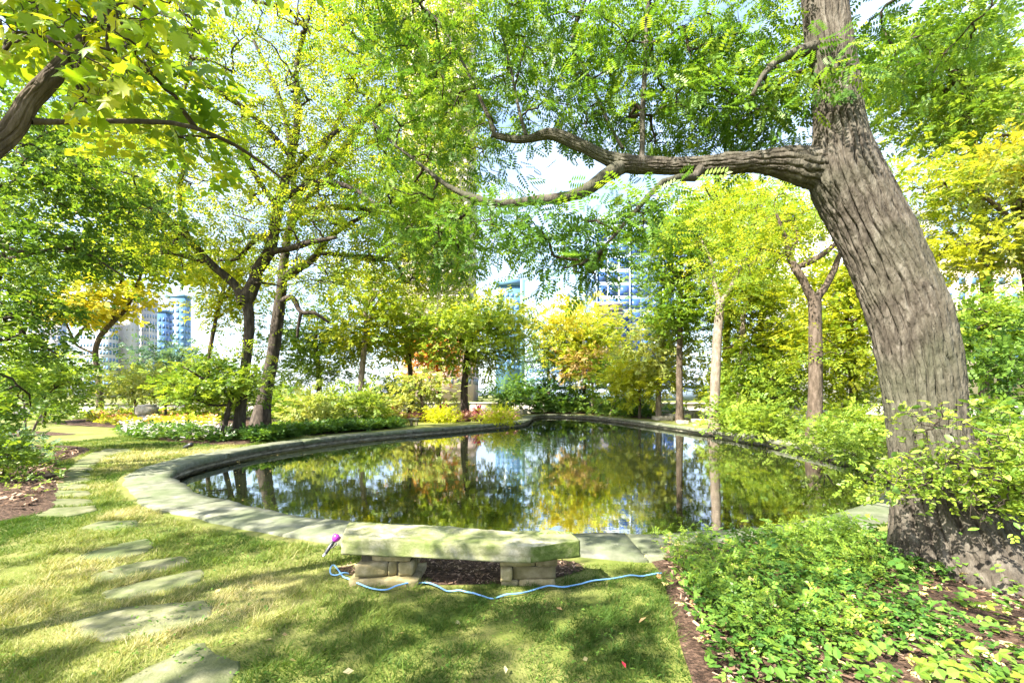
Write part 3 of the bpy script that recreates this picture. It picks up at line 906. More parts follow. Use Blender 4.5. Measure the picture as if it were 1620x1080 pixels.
pier(-0.10, 0.38, 3.80, 4.06, [(-0.03, 0.06, [0.34], 0.0), (0.06, 0.18, [0.22], 0.005), (0.18, 0.292, [0.62], 0.01)], 62)

# bare earth under the bench
V, n = [], 40
th = np.linspace(0, 2 * math.pi, n, endpoint=False)
rr = 1 + (vnoise(np.column_stack([np.cos(th) * 2, np.sin(th) * 2, th * 0]), 6) - 0.5) * 0.3
pl = np.column_stack([-0.45 + np.cos(th) * 1.2 * rr, 4.2 + np.sin(th) * 0.36 * rr])
bedp = [tuple(p_) for p_ in pl[::3]]
bed('mulch_patch', bedp, 0.1, 0.004, 12)

# ------------------------------------------------------------------ hose and nozzle
def crop2(x, y): return (500 + x * 0.2716, 800 + y * 0.2716)
M['hose'] = plain('blue_hose_rubber', (0.14, 0.30, 0.55), 0.3)
M['hose_y'] = plain('pale_hose_rubber', (0.55, 0.50, 0.24), 0.4)
hose = empty('garden_hose', tuple(G(*crop2(630, 450))[:2]) + (0,))
tag(hose, 'thin blue garden hose lying in curves on the grass before the bench', 'hose')
pts = [(190, 396), (135, 408), (90, 398), (84, 378), (108, 362), (150, 402), (190, 440), (260, 465), (380, 495), (470, 480), (560, 455), (630, 450), (700, 480), (760, 495), (850, 502), (930, 520), (1000, 535), (1100, 528), (1190, 515), (1250, 495), (1340, 485), (1430, 482), (1530, 462), (1620, 448)]
hp = [G(*crop2(x, y), z=0.02) for x, y in pts] + [G(990, 912, z=0.02), G(1020, 911, z=0.02), G(1047, 909, z=0.02)]
c = catmull(hp, 190); c[:, 2] = 0.028 + 0.010 * np.sin(np.arange(190) * 0.31) + 0.02 * (vnoise(np.column_stack([np.arange(190) * 0.21, np.zeros(190), np.zeros(190)]), 3) - 0.3)
V, Fc = tube(c, np.full(190, 0.0068), 8); link('tubing', npmesh('tubing', V, Fc, smooth=True), M['hose'], hose)
hp2 = [G(*crop2(x, y), z=0.03) for x, y in ((108, 360), (150, 352), (200, 345), (228, 338), (234, 352))]
c = catmull(hp2, 40); V, Fc = tube(c, np.full(40, 0.0066), 8); o = link('tail', npmesh('tail', V, Fc, smooth=True), M['hose_y'], hose)
o['label'] = 'pale yellow end of the hose curling behind the pier'

M['purple'] = plain('purple_plastic', (0.32, 0.03, 0.36), 0.3)
M['blackp'] = plain('black_plastic', (0.02, 0.02, 0.024), 0.4)
M['greym'] = plain('grey_metal', (0.45, 0.45, 0.45), 0.35, 0.6)
noz = empty('hose_nozzle', (-1.6, 3.86, 0))
tag(noz, 'hand spray nozzle with round purple head and black grip leaning beside the bench', 'hose nozzle')
a = P(532, 850, 3.86); b = P(515, 875, 3.80); b[2] = max(b[2], 0.02)
ax = unit(a - b)
c = np.array([a - ax * 0.035, a - ax * 0.03, a - ax * 0.01, a + ax * 0.012, a + ax * 0.022, a + ax * 0.024]); V, Fc = tube(c, [0.012, 0.022, 0.034, 0.036, 0.033, 0.020], 20)
link('head', npmesh('head', V, Fc, smooth=True), M['purple'], noz)
c = np.array([b, b + ax * 0.03, b + ax * 0.09, a - ax * 0.05, a - ax * 0.032]); V, Fc = tube(c, [0.013, 0.016, 0.018, 0.014, 0.012], 14)
link('handle', npmesh('handle', V, Fc, smooth=True), M['blackp'], noz)
tr = np.array([b + ax * 0.05 + np.array([0.02, -0.01, 0]), b + ax * 0.09 + np.array([0.04, -0.01, 0]), a - ax * 0.045 + np.array([0.02, -0.005, 0])]); V, Fc = tube(catmull(tr, 8), np.full(8, 0.005), 6)
link('trigger', npmesh('trigger', V, Fc, smooth=True), M['blackp'], noz)
c = np.array([b - ax * 0.03 + np.array([0, 0, .006]), b]); V, Fc = tube(c, [0.011, 0.012], 12); link('coupling', npmesh('coupling', V, Fc, smooth=True), M['greym'], noz)

# ------------------------------------------------------------------ far buildings
M['glass_blue'] = plain('blue_tower_glass', (0.025, 0.075, 0.24), 0.08, 0.0, 0.9)
M['glass_pale'] = plain('pale_tower_glass', (0.07, 0.15, 0.30), 0.12, 0.0, 0.8)
M['frame_pale'] = plain('pale_tower_frame', (0.16, 0.21, 0.30), 0.5)
M['frame_teal'] = plain('teal_tower_frame', (0.09, 0.19, 0.30), 0.4)
M['stone_beige'] = plain('beige_tower_concrete', (0.42, 0.36, 0.28), 0.8)
M['glass_beige'] = plain('bronze_window_glass', (0.32, 0.28, 0.22), 0.5)
M['stone_white'] = plain('white_tower_concrete', (0.40, 0.39, 0.39), 0.8)
M['louver'] = plain('brown_louvre_metal', (0.16, 0.13, 0.13), 0.6)
M['stone_pink'] = plain('pinkish_block_concrete', (0.36, 0.27, 0.23), 0.8)
M['glass_dark'] = plain('dark_window_glass', (0.04, 0.06, 0.09), 0.15, 0.0, 0.9)

def boxmesh(name, x0, x1, y0, y1, z0, z1):
    V = [(x0, y0, z0), (x1, y0, z0), (x1, y1, z0), (x0, y1, z0), (x0, y0, z1), (x1, y0, z1), (x1, y1, z1), (x0, y1, z1)]
    Q = [(0, 3, 2, 1), (4, 5, 6, 7), (0, 1, 5, 4), (1, 2, 6, 5), (2, 3, 7, 6), (3, 0, 4, 7)]
    return npmesh(name, V, [Q])
def boxes(name, lst):
    Vs, Qs, o = [], [], 0
    for x0, x1, y0, y1, z0, z1 in lst:
        Vs.append(np.array([(x0, y0, z0), (x1, y0, z0), (x1, y1, z0), (x0, y1, z0), (x0, y0, z1), (x1, y0, z1), (x1, y1, z1), (x0, y1, z1)]))
        Qs.append(np.array([(0, 3, 2, 1), (4, 5, 6, 7), (0, 1, 5, 4), (1, 2, 6, 5), (2, 3, 7, 6), (3, 0, 4, 7)]) + o); o += 8
    return npmesh(name, np.concatenate(Vs), [np.concatenate(Qs)])

def tower(name, label, x0p, x1p, ytop, d, depth, wall, glass, cols, floor_h, zlo=0.0, pane=(0.72, 0.62), each=True, zwin=(2, None), side_cols=None, cap=None, frames=None):
    """block with a grid of windows on its front and on the flank turned to the garden"""
    x0, x1 = (x0p - 810) * d / F, (x1p - 810) * d / F
    zt = CH + (HZ - ytop) * d / F
    root = empty(name, ((x0 + x1) / 2, d, 0)); tag(root, label, 'building')
    link('wall', boxmesh('wall', x0, x1, d, d + depth, zlo, zt), M[wall], root)
    cw = (x1 - x0) / cols
    z_hi = zwin[1] if zwin[1] is not None else zt - floor_h * 0.5
    nf = int((z_hi - zwin[0]) / floor_h)
    pw, ph = cw * pane[0], floor_h * pane[1]
    lst = []
    unitm = boxmesh('window', -pw / 2, pw / 2, -0.06, 0.1, -ph / 2, ph / 2); unitm.materials.append(M[glass])
    flank = 1 if x1 < 0 else (-1 if x0 > 0 else 0)
    for f in range(nf):
        zc = z_hi - (f + 0.5) * floor_h
        for c_ in range(cols):
            xc = x0 + (c_ + 0.5) * cw
            if each:
                o = bpy.data.objects.new('window', unitm); COL.objects.link(o); o.parent = root
                o.location = Vector((xc, d, zc)) - root.location
            else: lst.append((xc - pw / 2, xc + pw / 2, d - 0.06, d + 0.1, zc - ph / 2, zc + ph / 2))
        if flank:
            xs = x1 if flank > 0 else x0
            ncs = side_cols or max(2, int(depth / cw)); cs = depth / ncs
            for c_ in range(ncs):
                yc = d + (c_ + 0.5) * cs
                lst.append((xs - 0.1, xs + 0.06, yc - cs * pane[0] / 2, yc + cs * pane[0] / 2, zc - ph / 2, zc + ph / 2) if flank > 0 else (xs - 0.06, xs + 0.1, yc - cs * pane[0] / 2, yc + cs * pane[0] / 2, zc - ph / 2, zc + ph / 2))
    if lst:
        o = link('windows', boxes('windows', lst), M[glass], root); o['kind'] = 'stuff'
    if frames:
        fl_ = []
        for c_ in range(0, cols + 1, frames):
            xc = x0 + c_ * cw
            fl_.append((xc - cw * 0.07, xc + cw * 0.07, d - 0.5, d + 0.05, zlo, zt - 0.01))
        for b in fl_: link('fin', boxmesh('fin', *b), M['frame_pale'], root)
    link('roof_cap', boxmesh('roof_cap', x0 - 0.4, x1 + 0.4, d - 0.4, d + depth + 0.4, zt, zt + floor_h * 0.35), M[cap or wall], root)
    return root, (x0, x1, d, zt)

# blue glass tower on the right, with its louvred podium
root, (x0, x1, d, zt) = tower('glass_tower', 'blue glass tower with pale frames seen over the trees right of centre', 944, 1066, 352, 150, 24, 'frame_pale', 'glass_blue', 7, 4.6, pane=(0.84, 0.74), each=True, zwin=(6, None), frames=3)
lx0, lx1 = (938 - 810) * 146 / F, (984 - 810) * 146 / F
lz = CH + (HZ - 478) * 146 / F
pod = empty('louvred_annex', ((lx0 + lx1) / 2, 144, 0)); tag(pod, 'annex faced with brown horizontal louvres in front of the blue glass tower', 'building')
link('wall', boxmesh('wall', lx0, lx1, 145, 149.2, 0, lz), M['frame_pale'], pod)
for i in range(17):
    z = lz - 0.9 - i * 1.55
    link('louvre', boxmesh('louvre', lx0 + 0.1, lx1 - 0.1, 144.55, 145.02, z - 0.55, z + 0.25), M['louver'], pod)
# slim tower in the gap
root, (x0, x1, d, zt) = tower('slim_tower', 'slim pale blue glass tower with framed top in the sky gap', 784, 829, 445, 380, 24, 'frame_teal', 'glass_pale', 6, 5.2, pane=(0.74, 0.66), each=True, zwin=(20, CH + (HZ - 462) * 380 / F))
link('roof_frame', boxes('roof_frame', [(x1 - 3.2, x1 + 0.6, d - 1.6, d + 20, 10, zt + 1.5), (x0, x1 - 3.2, d - 1.6, d + 20, zt - 3.5, zt + 1.5)]), M['frame_teal'], root)
# tall beige tower behind the locust, up out of the frame
tower('beige_tower', 'very tall beige tower rising behind the middle trees', 636, 743, -330, 210, 40, 'stone_beige', 'glass_beige', 9, 4.0, pane=(0.55, 0.6), each=False, zwin=(4, None))
tower('concrete_tower', 'white concrete tower with small square windows on the left', 205, 236, 478, 260, 6, 'stone_white', 'glass_pale', 7, 4.0, pane=(0.45, 0.5), each=False, zwin=(4, None))
tower('bright_tower', 'plain bright white slab tower seen behind the crooked left tree', 186, 206, 452, 250, 6, 'stone_white', 'stone_white', 2, 6.0, pane=(0.3, 0.4), each=False)
tower('mirror_tower', 'blue mirrored tower right of the white concrete tower', 237, 262, 494, 280, 6, 'glass_pale', 'glass_blue', 4, 4.4, pane=(0.7, 0.6), each=False)
tower('sky_blue_tower', 'pale sky blue tower behind the flower garden trees', 262, 292, 470, 300, 6, 'frame_teal', 'glass_pale', 4, 4.6, pane=(0.7, 0.6), each=False)
tower('grid_tower', 'pale tower with bluish window grid furthest left of the towers', 126, 172, 496, 240, 6, 'stone_white', 'glass_pale', 9, 4.2, pane=(0.66, 0.55), each=False)
tower('city_block', 'pale city block at the far left edge behind the leaves', -60, 90, 500, 270, 6, 'stone_white', 'glass_pale', 16, 4.4, pane=(0.6, 0.5), each=False)
tower('pink_block', 'pinkish low block between the middle trunks', 655, 748, 560, 120, 20, 'stone_pink', 'glass_dark', 10, 3.6, pane=(0.4, 0.5), each=False)
tower('striped_block', 'grey-blue striped block behind the sparse centre tree', 836, 905, 572, 170, 24, 'frame_pale', 'glass_pale', 2, 3.4, pane=(0.94, 0.35), each=False)
tower('apartment_block', 'white apartment block behind the leaning trunk', 1290, 1480, 345, 90, 20, 'stone_white', 'glass_dark', 9, 3.8, pane=(0.5, 0.45), each=False)
tower('city_block', 'beige block at the far right edge behind the trees', 1490, 1680, 420, 110, 20, 'stone_beige', 'glass_pale', 9, 3.8, pane=(0.5, 0.45), each=False)
tower('low_block', 'long low pale building behind the parapet', 880, 1240, 612, 130, 20, 'frame_pale', 'glass_pale', 30, 3.0, pane=(0.6, 0.4), each=False, zwin=(0.2, None))

# parapet round the roof garden
par = empty('parapet', (0, 43, 0)); tag(par, 'low concrete parapet closing the garden at the back', 'wall')
PAR = [(-46, 22), (-40, 40), (-22, 46), (0, 46), (16, 45), (30, 40), (38, 26)]
for (xa, ya), (xb, yb) in zip(PAR[:-1], PAR[1:]):
    L = math.hypot(xb - xa, yb - ya); n = max(1, round(L / 4.5))
    for i in range(n):
        t0, t1 = i / n, (i + 1) / n
        p0 = np.array([xa + (xb - xa) * t0, ya + (yb - ya) * t0]); p1 = np.array([xa + (xb - xa) * t1, ya + (yb - ya) * t1])
        dv = unit(p1 - p0); nv = np.array([-dv[1], dv[0]]) * 0.14
        p0 = p0 + dv * 0.008; p1 = p1 - dv * 0.008
        V = []
        for z, e in ((-0.1, 1), (0.78, 1), (0.78, 1.45), (0.90, 1.45)):
            for q in (p0 - nv * e, p1 - nv * e, p1 + nv * e, p0 + nv * e): V.append((q[0], q[1], z))
        Q = []
        for r_ in range(3):
            for j in range(4):
                k = (j + 1) % 4; Q.append((r_ * 4 + j, r_ * 4 + k, r_ * 4 + 4 + k, r_ * 4 + 4 + j))
        Q.append((12, 13, 14, 15))
        link('panel', npmesh('panel', V, [Q]), M['parapet'], par)

# ------------------------------------------------------------------ the big leaning tree on the right
def barktube(spec, sides, step, depth, seed, ground=None, cell=0.055, flare=None, knob=0.14, slen=0.30, swell=None):
    p, r = limb_pts(spec, step=0.1, ground=ground)
    L = np.concatenate([[0], np.cumsum(np.linalg.norm(np.diff(p, axis=0), axis=1))])
    n = int(L[-1] / step); s = np.linspace(0, L[-1], n)
    c = np.column_stack([np.interp(s, L, p[:, k]) for k in range(3)]); rr = np.interp(s, L, r)
    ker = np.ones(9) / 9
    for k in range(3):
        pad = np.concatenate([np.full(4, c[0, k]), c[:, k], np.full(4, c[-1, k])]); sm = np.convolve(pad, ker, 'valid'); sm[:1] = c[:1, k]; sm[-1:] = c[-1:, k]; c[:, k] = sm
    th = np.linspace(0, 2 * math.pi, sides, endpoint=False)
    tg = unit(np.gradient(c, axis=0))
    ref = np.array([0, 1, 0]); a = unit(np.cross(tg[0], ref)); A = [a]
    for i in range(1, n): a = A[-1] - tg[i] * np.dot(A[-1], tg[i]); A.append(unit(a))
    A = np.array(A); B = np.cross(tg, A)
    SS, TH = np.meshgrid(s, th, indexing='ij')
    R0 = np.repeat(rr[:, None], sides, 1)
    rm = float(np.percentile(rr, 70)); kk = rm / cell
    # interlacing vertical ridges parted by deep fissures
    nr = max(6, round(2 * math.pi * rm / cell))
    q3 = np.stack([np.cos(TH) * rm / 0.16, np.sin(TH) * rm / 0.16, SS / slen], -1).reshape(-1, 3) * (0.06 / cell) ** 0.6
    w1 = (fbm(q3, seed, 3) - 0.5).reshape(n, sides) * 4.2
    w2 = (fbm(q3 * 1.7 + 5, seed + 2, 3) - 0.5).reshape(n, sides) * 4.2
    ph = TH * nr / 2 + w1
    r1 = np.abs(np.sin(ph)); r2 = np.abs(np.sin(TH * nr / 2 * 0.999 - w2 + 1.3 + SS * 3.0))
    f1 = np.clip((0.50 - r1) / 0.34, 0, 1); f2 = np.clip((0.36 - r2) / 0.28, 0, 1)
    mod = fbm(q3 * 1.1 + 50, seed + 4, 2).reshape(n, sides)
    crack = f1 * np.clip((mod - 0.28) * 3.6, 0.12, 1.35) + 0.6 * f2 * np.clip((0.68 - mod) * 3.5, 0, 1.1)
    q4 = np.stack([np.cos(TH) * kk * 2.5, np.sin(TH) * kk * 2.5, SS / cell * 1.1], -1).reshape(-1, 3)
    plate = (fbm(q4, seed + 5, 4) - 0.5).reshape(n, sides)
    lump = fbm(q3 * 0.35, seed + 9, 3) - 0.5
    disp = (-depth * crack + depth * 0.75 * plate) * np.clip(R0 / rm, 0.3, 1.2)
    fade = np.clip(SS / 0.25, 0.15, 1) if flare is None else 1.0
    disp = disp * fade
    R = R0 * (1 + knob * lump.reshape(n, sides)) + disp
    if swell:
        for pt_, dirv, amp_, wd_ in swell:
            i0 = int(np.argmin(np.linalg.norm(c - pt_, axis=1))); dv_ = unit(np.array(dirv, float))
            cs_ = np.cos(th)[None, :] * (A @ dv_)[:, None] + np.sin(th)[None, :] * (B @ dv_)[:, None]
            R = R * (1 + amp_ * np.exp(-((SS - s[i0]) / wd_) ** 2) * np.clip(cs_, 0, 1) ** 1.6)
    if flare:
        h, amt, lobes = flare
        R = R * (1 + amt * np.exp(-SS / h) * (0.55 + 0.45 * np.cos(TH * lobes + 0.6) + 0.3 * np.cos(TH * 3 + 2)))
    V = (c[:, None, :] + R[:, :, None] * (np.cos(th)[None, :, None] * A[:, None, :] + np.sin(th)[None, :, None] * B[:, None, :])).reshape(-1, 3)
    i = np.arange(n - 1)[:, None] * sides; j = np.arange(sides)[None, :]; k = (j + 1) % sides
    Q = np.stack([i + j, i + k, i + sides + k, i + sides + j], -1).reshape(-1, 4)
    V = np.concatenate([V, c[-1:] + tg[-1:] * rr[-1] * 0.3]); e = (n - 1) * sides
    T = np.stack([e + np.arange(sides), e + (np.arange(sides) + 1) % sides, np.full(sides, len(V) - 1)], -1)
    return npmesh('trunk', V, [Q, T], smooth=True), c

TR_A = [(1545, 950, 3.95, 330), (1526, 895, 4.0, 270), (1496, 800, 4.1, 190), (1470, 700, 4.15, 138), (1458, 600, 4.18, 140), (1437, 500, 4.2, 140), (1398, 400, 4.25, 128), (1360, 325, 4.3, 122), (1338, 270, 4.32, 110), (1328, 215, 4.34, 88), (1322, 130, 4.36, 78), (1310, 50, 4.38, 76), (1303, -20, 4.4, 72), (1310, -200, 4.5, 62), (1300, -420, 4.6, 48), (1270, -640, 4.7, 26)]
tmesh, _ = barktube(TR_A[:13], 330, 0.022, 0.042, 40, ground=-0.12, cell=0.075, flare=(0.40, 0.34, 5), swell=[(P(1338, 272, 4.33), (-1, -0.2, 0.2), 0.34, 0.27), (P(1330, 225, 4.34), (-0.3, -1, 0), 0.12, 0.2)])
LEAF_A = dict(mat='locust', tpl='pinnate', size=0.20, per=13, cr=0.20, droop=-0.55, flat=0.55)
LIMB_A = [(1372, 312, 4.36, 84.0), (1340, 290, 4.35, 84.0), (1296, 268, 4.34, 70.6), (1240, 257, 4.4, 52.1), (1170, 258, 4.5, 38.6), (1100, 262, 4.6, 33.6), (1040, 262, 4.7, 30.2), (985, 258, 4.8, 28.6), (950, 246, 4.85, 21.8), (915, 228, 4.9, 20.2), (872, 211, 5.0, 16.8), (845, 218, 5.05, 14.3), (815, 221, 5.1, 11.8), (780, 213, 5.15, 7.6)]
limbs_A = [
    [(990, 260, 4.8, 27), (960, 278, 4.78, 23), (930, 300, 4.78, 20), (895, 311, 4.8, 17), (850, 314, 4.85, 15), (800, 321, 4.95, 12), (765, 315, 5.0, 12), (730, 303, 5.1, 9), (695, 283, 5.2, 7), (660, 255, 5.3, 5), (620, 225, 5.45, 4), (590, 195, 5.6, 3)],
    [(1016, 250, 4.72, 9), (1017, 200, 4.75, 9), (1020, 120, 4.85, 8), (1023, 40, 4.95, 7), (1030, -60, 5.1, 5)],
    [(1108, 268, 4.55, 17), (1096, 282, 4.5, 13), (1068, 282, 4.4, 11), (1040, 295, 4.35, 10), (1015, 325, 4.3, 8), (985, 358, 4.25, 6), (955, 392, 4.2, 5), (925, 415, 4.2, 4), (892, 424, 4.2, 3)],
    [(783, 213, 5.15, 7), (770, 180, 5.3, 6), (752, 140, 5.4, 5), (722, 80, 5.6, 4), (690, 30, 5.8, 4), (640, -10, 6.0, 3)],
    [(832, 214, 5.05, 6), (820, 170, 5.1, 5), (808, 110, 5.3, 4), (790, 40, 5.5, 3)],
    [(985, 235, 4.85, 5), (960, 190, 5.0, 5), (930, 120, 5.2, 6), (905, 60, 5.4, 5), (940, -30, 5.6, 4)],
    [(1290, 75, 4.37, 26), (1262, 84, 4.3, 20), (1236, 92, 4.25, 14), (1212, 112, 4.2, 10), (1190, 150, 4.1, 6)],
    [(1304, -5, 4.4, 72), (1306, -100, 4.45, 66), (1310, -200, 4.5, 60), (1300, -420, 4.6, 46), (1270, -640, 4.7, 26)],
    [(1300, -60, 4.42, 40), (1220, -140, 4.6, 28), (1080, -220, 5.0, 20), (900, -280, 5.5, 14), (700, -300, 6.0, 8)],
    [(1318, -120, 4.45, 34), (1420, -240, 4.6, 26), (1560, -330, 4.9, 16)],
]
rootA = tree('leaning_tree', 'large leaning tree with furrowed grey bark and a long limb over the pond', TR_A, limbs_A,
     [(1150, 120, 5.0, 110, 90, 0.8, 34), (1010, 110, 5.1, 110, 100, 0.9, 32), (1190, 190, 4.9, 80, 40, 0.7, 26), (1060, 190, 5.1, 90, 45, 0.7, 26),
      (880, 100, 5.4, 110, 90, 0.9, 34), (750, 90, 5.8, 110, 100, 1.0, 34), (640, 60, 6.0, 90, 80, 1.0, 32), (670, 200, 5.6, 90, 90, 0.8, 30), (770, 240, 5.6, 50, 60, 0.5, 10), (900, 180, 5.2, 90, 40, 0.6, 18),
      (720, 390, 5.4, 80, 40, 0.6, 22), (650, 330, 5.6, 70, 60, 0.6, 26),
      dict(b=(890, 375, 4.5, 85, 40, 0.5, 20), tmean=0.2), dict(b=(930, 415, 4.3, 60, 30, 0.4, 11), tmean=0.25), dict(b=(790, 360, 4.9, 60, 30, 0.5, 9), tmean=0.25), dict(b=(1010, 340, 4.4, 50, 40, 0.4, 14)),
      (1240, 140, 4.7, 60, 60, 0.6, 16), (1310, 120, 4.05, 45, 14, 0.15, 5),
      (1450, 60, 5.2, 110, 80, 0.8, 34), (1100, 40, 5.2, 120, 50, 0.8, 22), (850, 40, 5.5, 90, 50, 0.8, 20), (1240, 40, 5.0, 50, 60, 0.6, 12),
      ('m', 1.0, 5.5, 7.2, 3.2, 2.2, 1.0, 60), ('m', 4.2, 3.6, 7.6, 2.5, 2.5, 1.0, 40)],
     LEAF_A, M['bark_grey'], seed=11, trunk_mesh=tmesh, sag=0.05, twr=0.006, twmax=0.035, ground=-0.12)
lm, lc = barktube(LIMB_A, 110, 0.02, 0.022, 55, cell=0.05, knob=0.7, slen=0.11)
o = link('limb', lm, M['bark_grey'], rootA); o['label'] = 'long crooked limb reaching left over the pond'

# ------------------------------------------------------------------ maple at the upper left, close to the camera
def maple_leaf_mesh():
    pr = [(0, 0), (0.10, 0.06), (0.34, -0.02), (0.30, 0.12), (0.50, 0.30), (0.34, 0.34), (0.42, 0.62), (0.22, 0.52), (0.12, 0.62), (0, 1.0)]
    pts = pr + [(-x, y) for x, y in pr[-2:0:-1]]
    V = [(x, y, -0.10 * abs(x) - 0.16 * y * y) for x, y in pts]; n = len(V)
    V.append((0, 0.40, 0.02)); T = [(i, (i + 1) % n, n) for i in range(n)]
    V += [(0.008, 0, 0), (-0.008, 0, 0), (-0.006, -0.35, -0.05), (0.006, -0.35, -0.05)]
    return npmesh('leaf', V, [np.array(T), np.array([[n + 1, n + 2, n + 3, n + 4]])])
MAPLE_OBJ = objleafmat('maple_leaf', [(0.10, 0.17, 0.010), (0.16, 0.23, 0.012), (0.28, 0.28, 0.014)], 0.6, (1.6, 1.45, 0.5))
TR_B = [(-480, 1106, 2.4, 120), (-470, 850, 2.4, 95), (-440, 560, 2.4, 88), (-400, 400, 2.45, 82), (-420, 200, 2.4, 70), (-470, -150, 2.3, 55), (-500, -600, 2.2, 35)]
limbs_B = [
    [(-410, 420, 2.45, 75), (-250, 350, 2.6, 66), (-110, 300, 2.75, 56), (-30, 245, 2.9, 50), (8, 218, 3.0, 44), (30, 190, 3.02, 42), (46, 160, 3.05, 42), (74, 132, 3.1, 42), (110, 92, 3.2, 34), (160, 36, 3.35, 28), (215, -40, 3.5, 22), (260, -130, 3.6, 14)],
    [(48, 190, 3.05, 15), (110, 192, 3.25, 11), (200, 192, 3.6, 10), (290, 197, 4.0, 8.5), (365, 226, 4.6, 7), (415, 258, 5.0, 5), (452, 288, 5.3, 3)],
    [(-420, 100, 2.38, 50), (-300, -150, 2.8, 36), (-100, -350, 3.4, 24), (200, -480, 4.2, 14)],
    [(-440, 0, 2.35, 50), (-700, -250, 2.0, 30), (-1100, -400, 1.6, 16)],
]
mlimb, mc = barktube(limbs_B[0], 100, 0.02, 0.012, 65, cell=0.05, knob=0.4, slen=0.2)
rootB = tree('maple_tree', 'maple hanging bright yellow-green leaves into the upper left corner', TR_B, limbs_B[1:],
     [(190, 90, 3.9, 90, 60, 0.4, 9), (60, 10, 3.7, 80, 50, 0.4, 8), (330, 250, 5.0, 50, 30, 0.5, 5),
      ('m', -5.0, 3.5, 6.0, 3.0, 2.5, 1.2, 44), ('m', -8.0, 2.0, 7.2, 3.0, 3.0, 1.4, 44), ('m', -3.5, 0.5, 6.6, 2.5, 2.5, 1.0, 26), ('m', -6.5, -1.5, 6.6, 2.5, 2.5, 1.2, 26), ('m', -2.0, 4.2, 7.2, 2.0, 1.8, 0.8, 16)],
     dict(mat='maple', tpl='broad', size=0.26, per=12, cr=0.30, droop=-0.3), M['bark_brown'], seed=21, twr=0.006, twmax=0.04, extra_nodes=mc[::8])
link('limb', mlimb, M['bark_brown'], rootB)
lm_ = maple_leaf_mesh(); lm_.materials.append(MAPLE_OBJ)
rng = np.random.default_rng(99)
off = rootB.location
shoots = []
cnt = 0
while cnt < 285:
    px, py = rng.uniform(-20, 320), rng.uniform(-30, 205)
    lim = 205 - max(0, px - 130) * 0.72 - max(0, 40 - px) * 1.6
    if py > lim or (px < 105 and py > 88): continue
    d_ = rng.uniform(2.55, 3.35)
    p_ = P(px, py, d_)
    o = bpy.data.objects.new('leaf', lm_); COL.objects.link(o); o.parent = rootB
    o.location = Vector(p_) - off
    s_ = rng.uniform(0.085, 0.14)
    o.scale = (s_, s_, s_)
    o.rotation_euler = (rng.normal(-0.75, 0.35), rng.normal(0, 0.4), rng.uniform(-0.9, 0.9) + math.pi + rng.choice([0, 0, math.pi]) )
    shoots.append(p_ + np.array([0, 0, 0.03])); cnt += 1
shoots = np.array(shoots)
lp, lr = limb_pts(limbs_B[0], step=0.15)
link('twigs', twigmesh('twigs', grow(list(lp[10:]), shoots, rng, 0.05, 0.0022, 0.012)), M['twig'], rootB)['kind'] = 'stuff'

# ------------------------------------------------------------------ pair of trunks left of the pond
LEAF_D = dict(mat='locust_yel', tpl='pinnate_coarse', size=0.46, per=10, cr=0.55, droop=-0.35, flat=0.4)
tree('slender_tree', 'dark slender forked trunk beside the white flower border', [(376, 694, 16.5, 27), (379, 665, 16.5, 20), (386, 600, 16.5, 17), (393, 540, 16.5, 17), (394, 500, 16.5, 18), (388, 468, 16.5, 19)], [
    [(388, 480, 16.5, 20), (372, 452, 16.4, 12), (335, 418, 16, 11), (300, 380, 15.6, 10), (262, 345, 15.2, 8), (215, 312, 14.8, 7), (170, 290, 14.5, 5), (130, 266, 14.2, 3)],
    [(388, 475, 16.5, 20), (402, 452, 16.5, 17), (410, 425, 16.5, 15), (425, 398, 16.5, 15), (434, 365, 16.6, 14), (444, 318, 16.8, 12), (462, 250, 17, 10), (474, 180, 17.2, 8), (470, 100, 17.4, 6), (490, 20, 17.6, 4)],
    [(426, 398, 16.5, 9), (455, 394, 16.2, 8), (495, 384, 15.8, 7), (532, 376, 15.5, 4)],
    [(428, 390, 16.5, 9), (415, 375, 16.8, 8), (395, 388, 17, 6), (375, 410, 17.2, 5), (345, 412, 17.4, 3)],
    [(442, 330, 16.8, 8), (420, 300, 16.4, 7), (390, 250, 16, 6), (350, 200, 15.6, 5), (300, 150, 15, 3)],
    [(455, 280, 16.9, 7), (500, 230, 17.2, 6), (545, 200, 17.4, 4)],
    [(462, 250, 17, 8), (400, 182, 16.5, 7), (320, 132, 16, 6), (240, 112, 15.6, 4)],
    [(444, 318, 16.8, 8), (500, 288, 16.4, 7), (560, 298, 16, 6), (612, 342, 15.8, 4)],
    [(335, 418, 16, 7), (255, 398, 15.6, 6), (190, 422, 15.2, 4)],
    [(300, 380, 15.6, 7), (225, 332, 15.2, 6), (145, 330, 14.8, 5), (92, 352, 14.4, 3)],
    [(300, 380, 15.6, 7), (285, 320, 15.4, 6), (292, 250, 15.2, 5), (285, 190, 15, 4), (300, 110, 14.8, 3)]],
    [(300, 330, 15.5, 130, 60, 2.2, 62), (190, 270, 14.5, 110, 70, 2.2, 56), (420, 150, 16.5, 130, 110, 3.0, 86), (300, 90, 15.5, 120, 90, 2.6, 76), (330, 230, 15.5, 100, 60, 2.2, 40), (460, 330, 16, 110, 40, 2.0, 44), (240, 400, 15, 90, 40, 1.8, 26), (440, 20, 16, 160, 60, 3, 56), (480, 440, 16, 80, 22, 1.4, 18), (385, 560, 16.2, 40, 26, 0.7, 6), (500, 250, 16.5, 60, 50, 1.6, 26), (230, 170, 15, 70, 60, 2, 30), (360, 370, 15.6, 110, 22, 1.6, 26), (430, 240, 16.4, 70, 50, 1.8, 26), ('m', -8.5, 16, 18.5, 4.5, 3.5, 2, 50)],
    LEAF_D, M['bark_dark'], seed=31, limb_gain=1.35, twr=0.014, twmax=0.10)
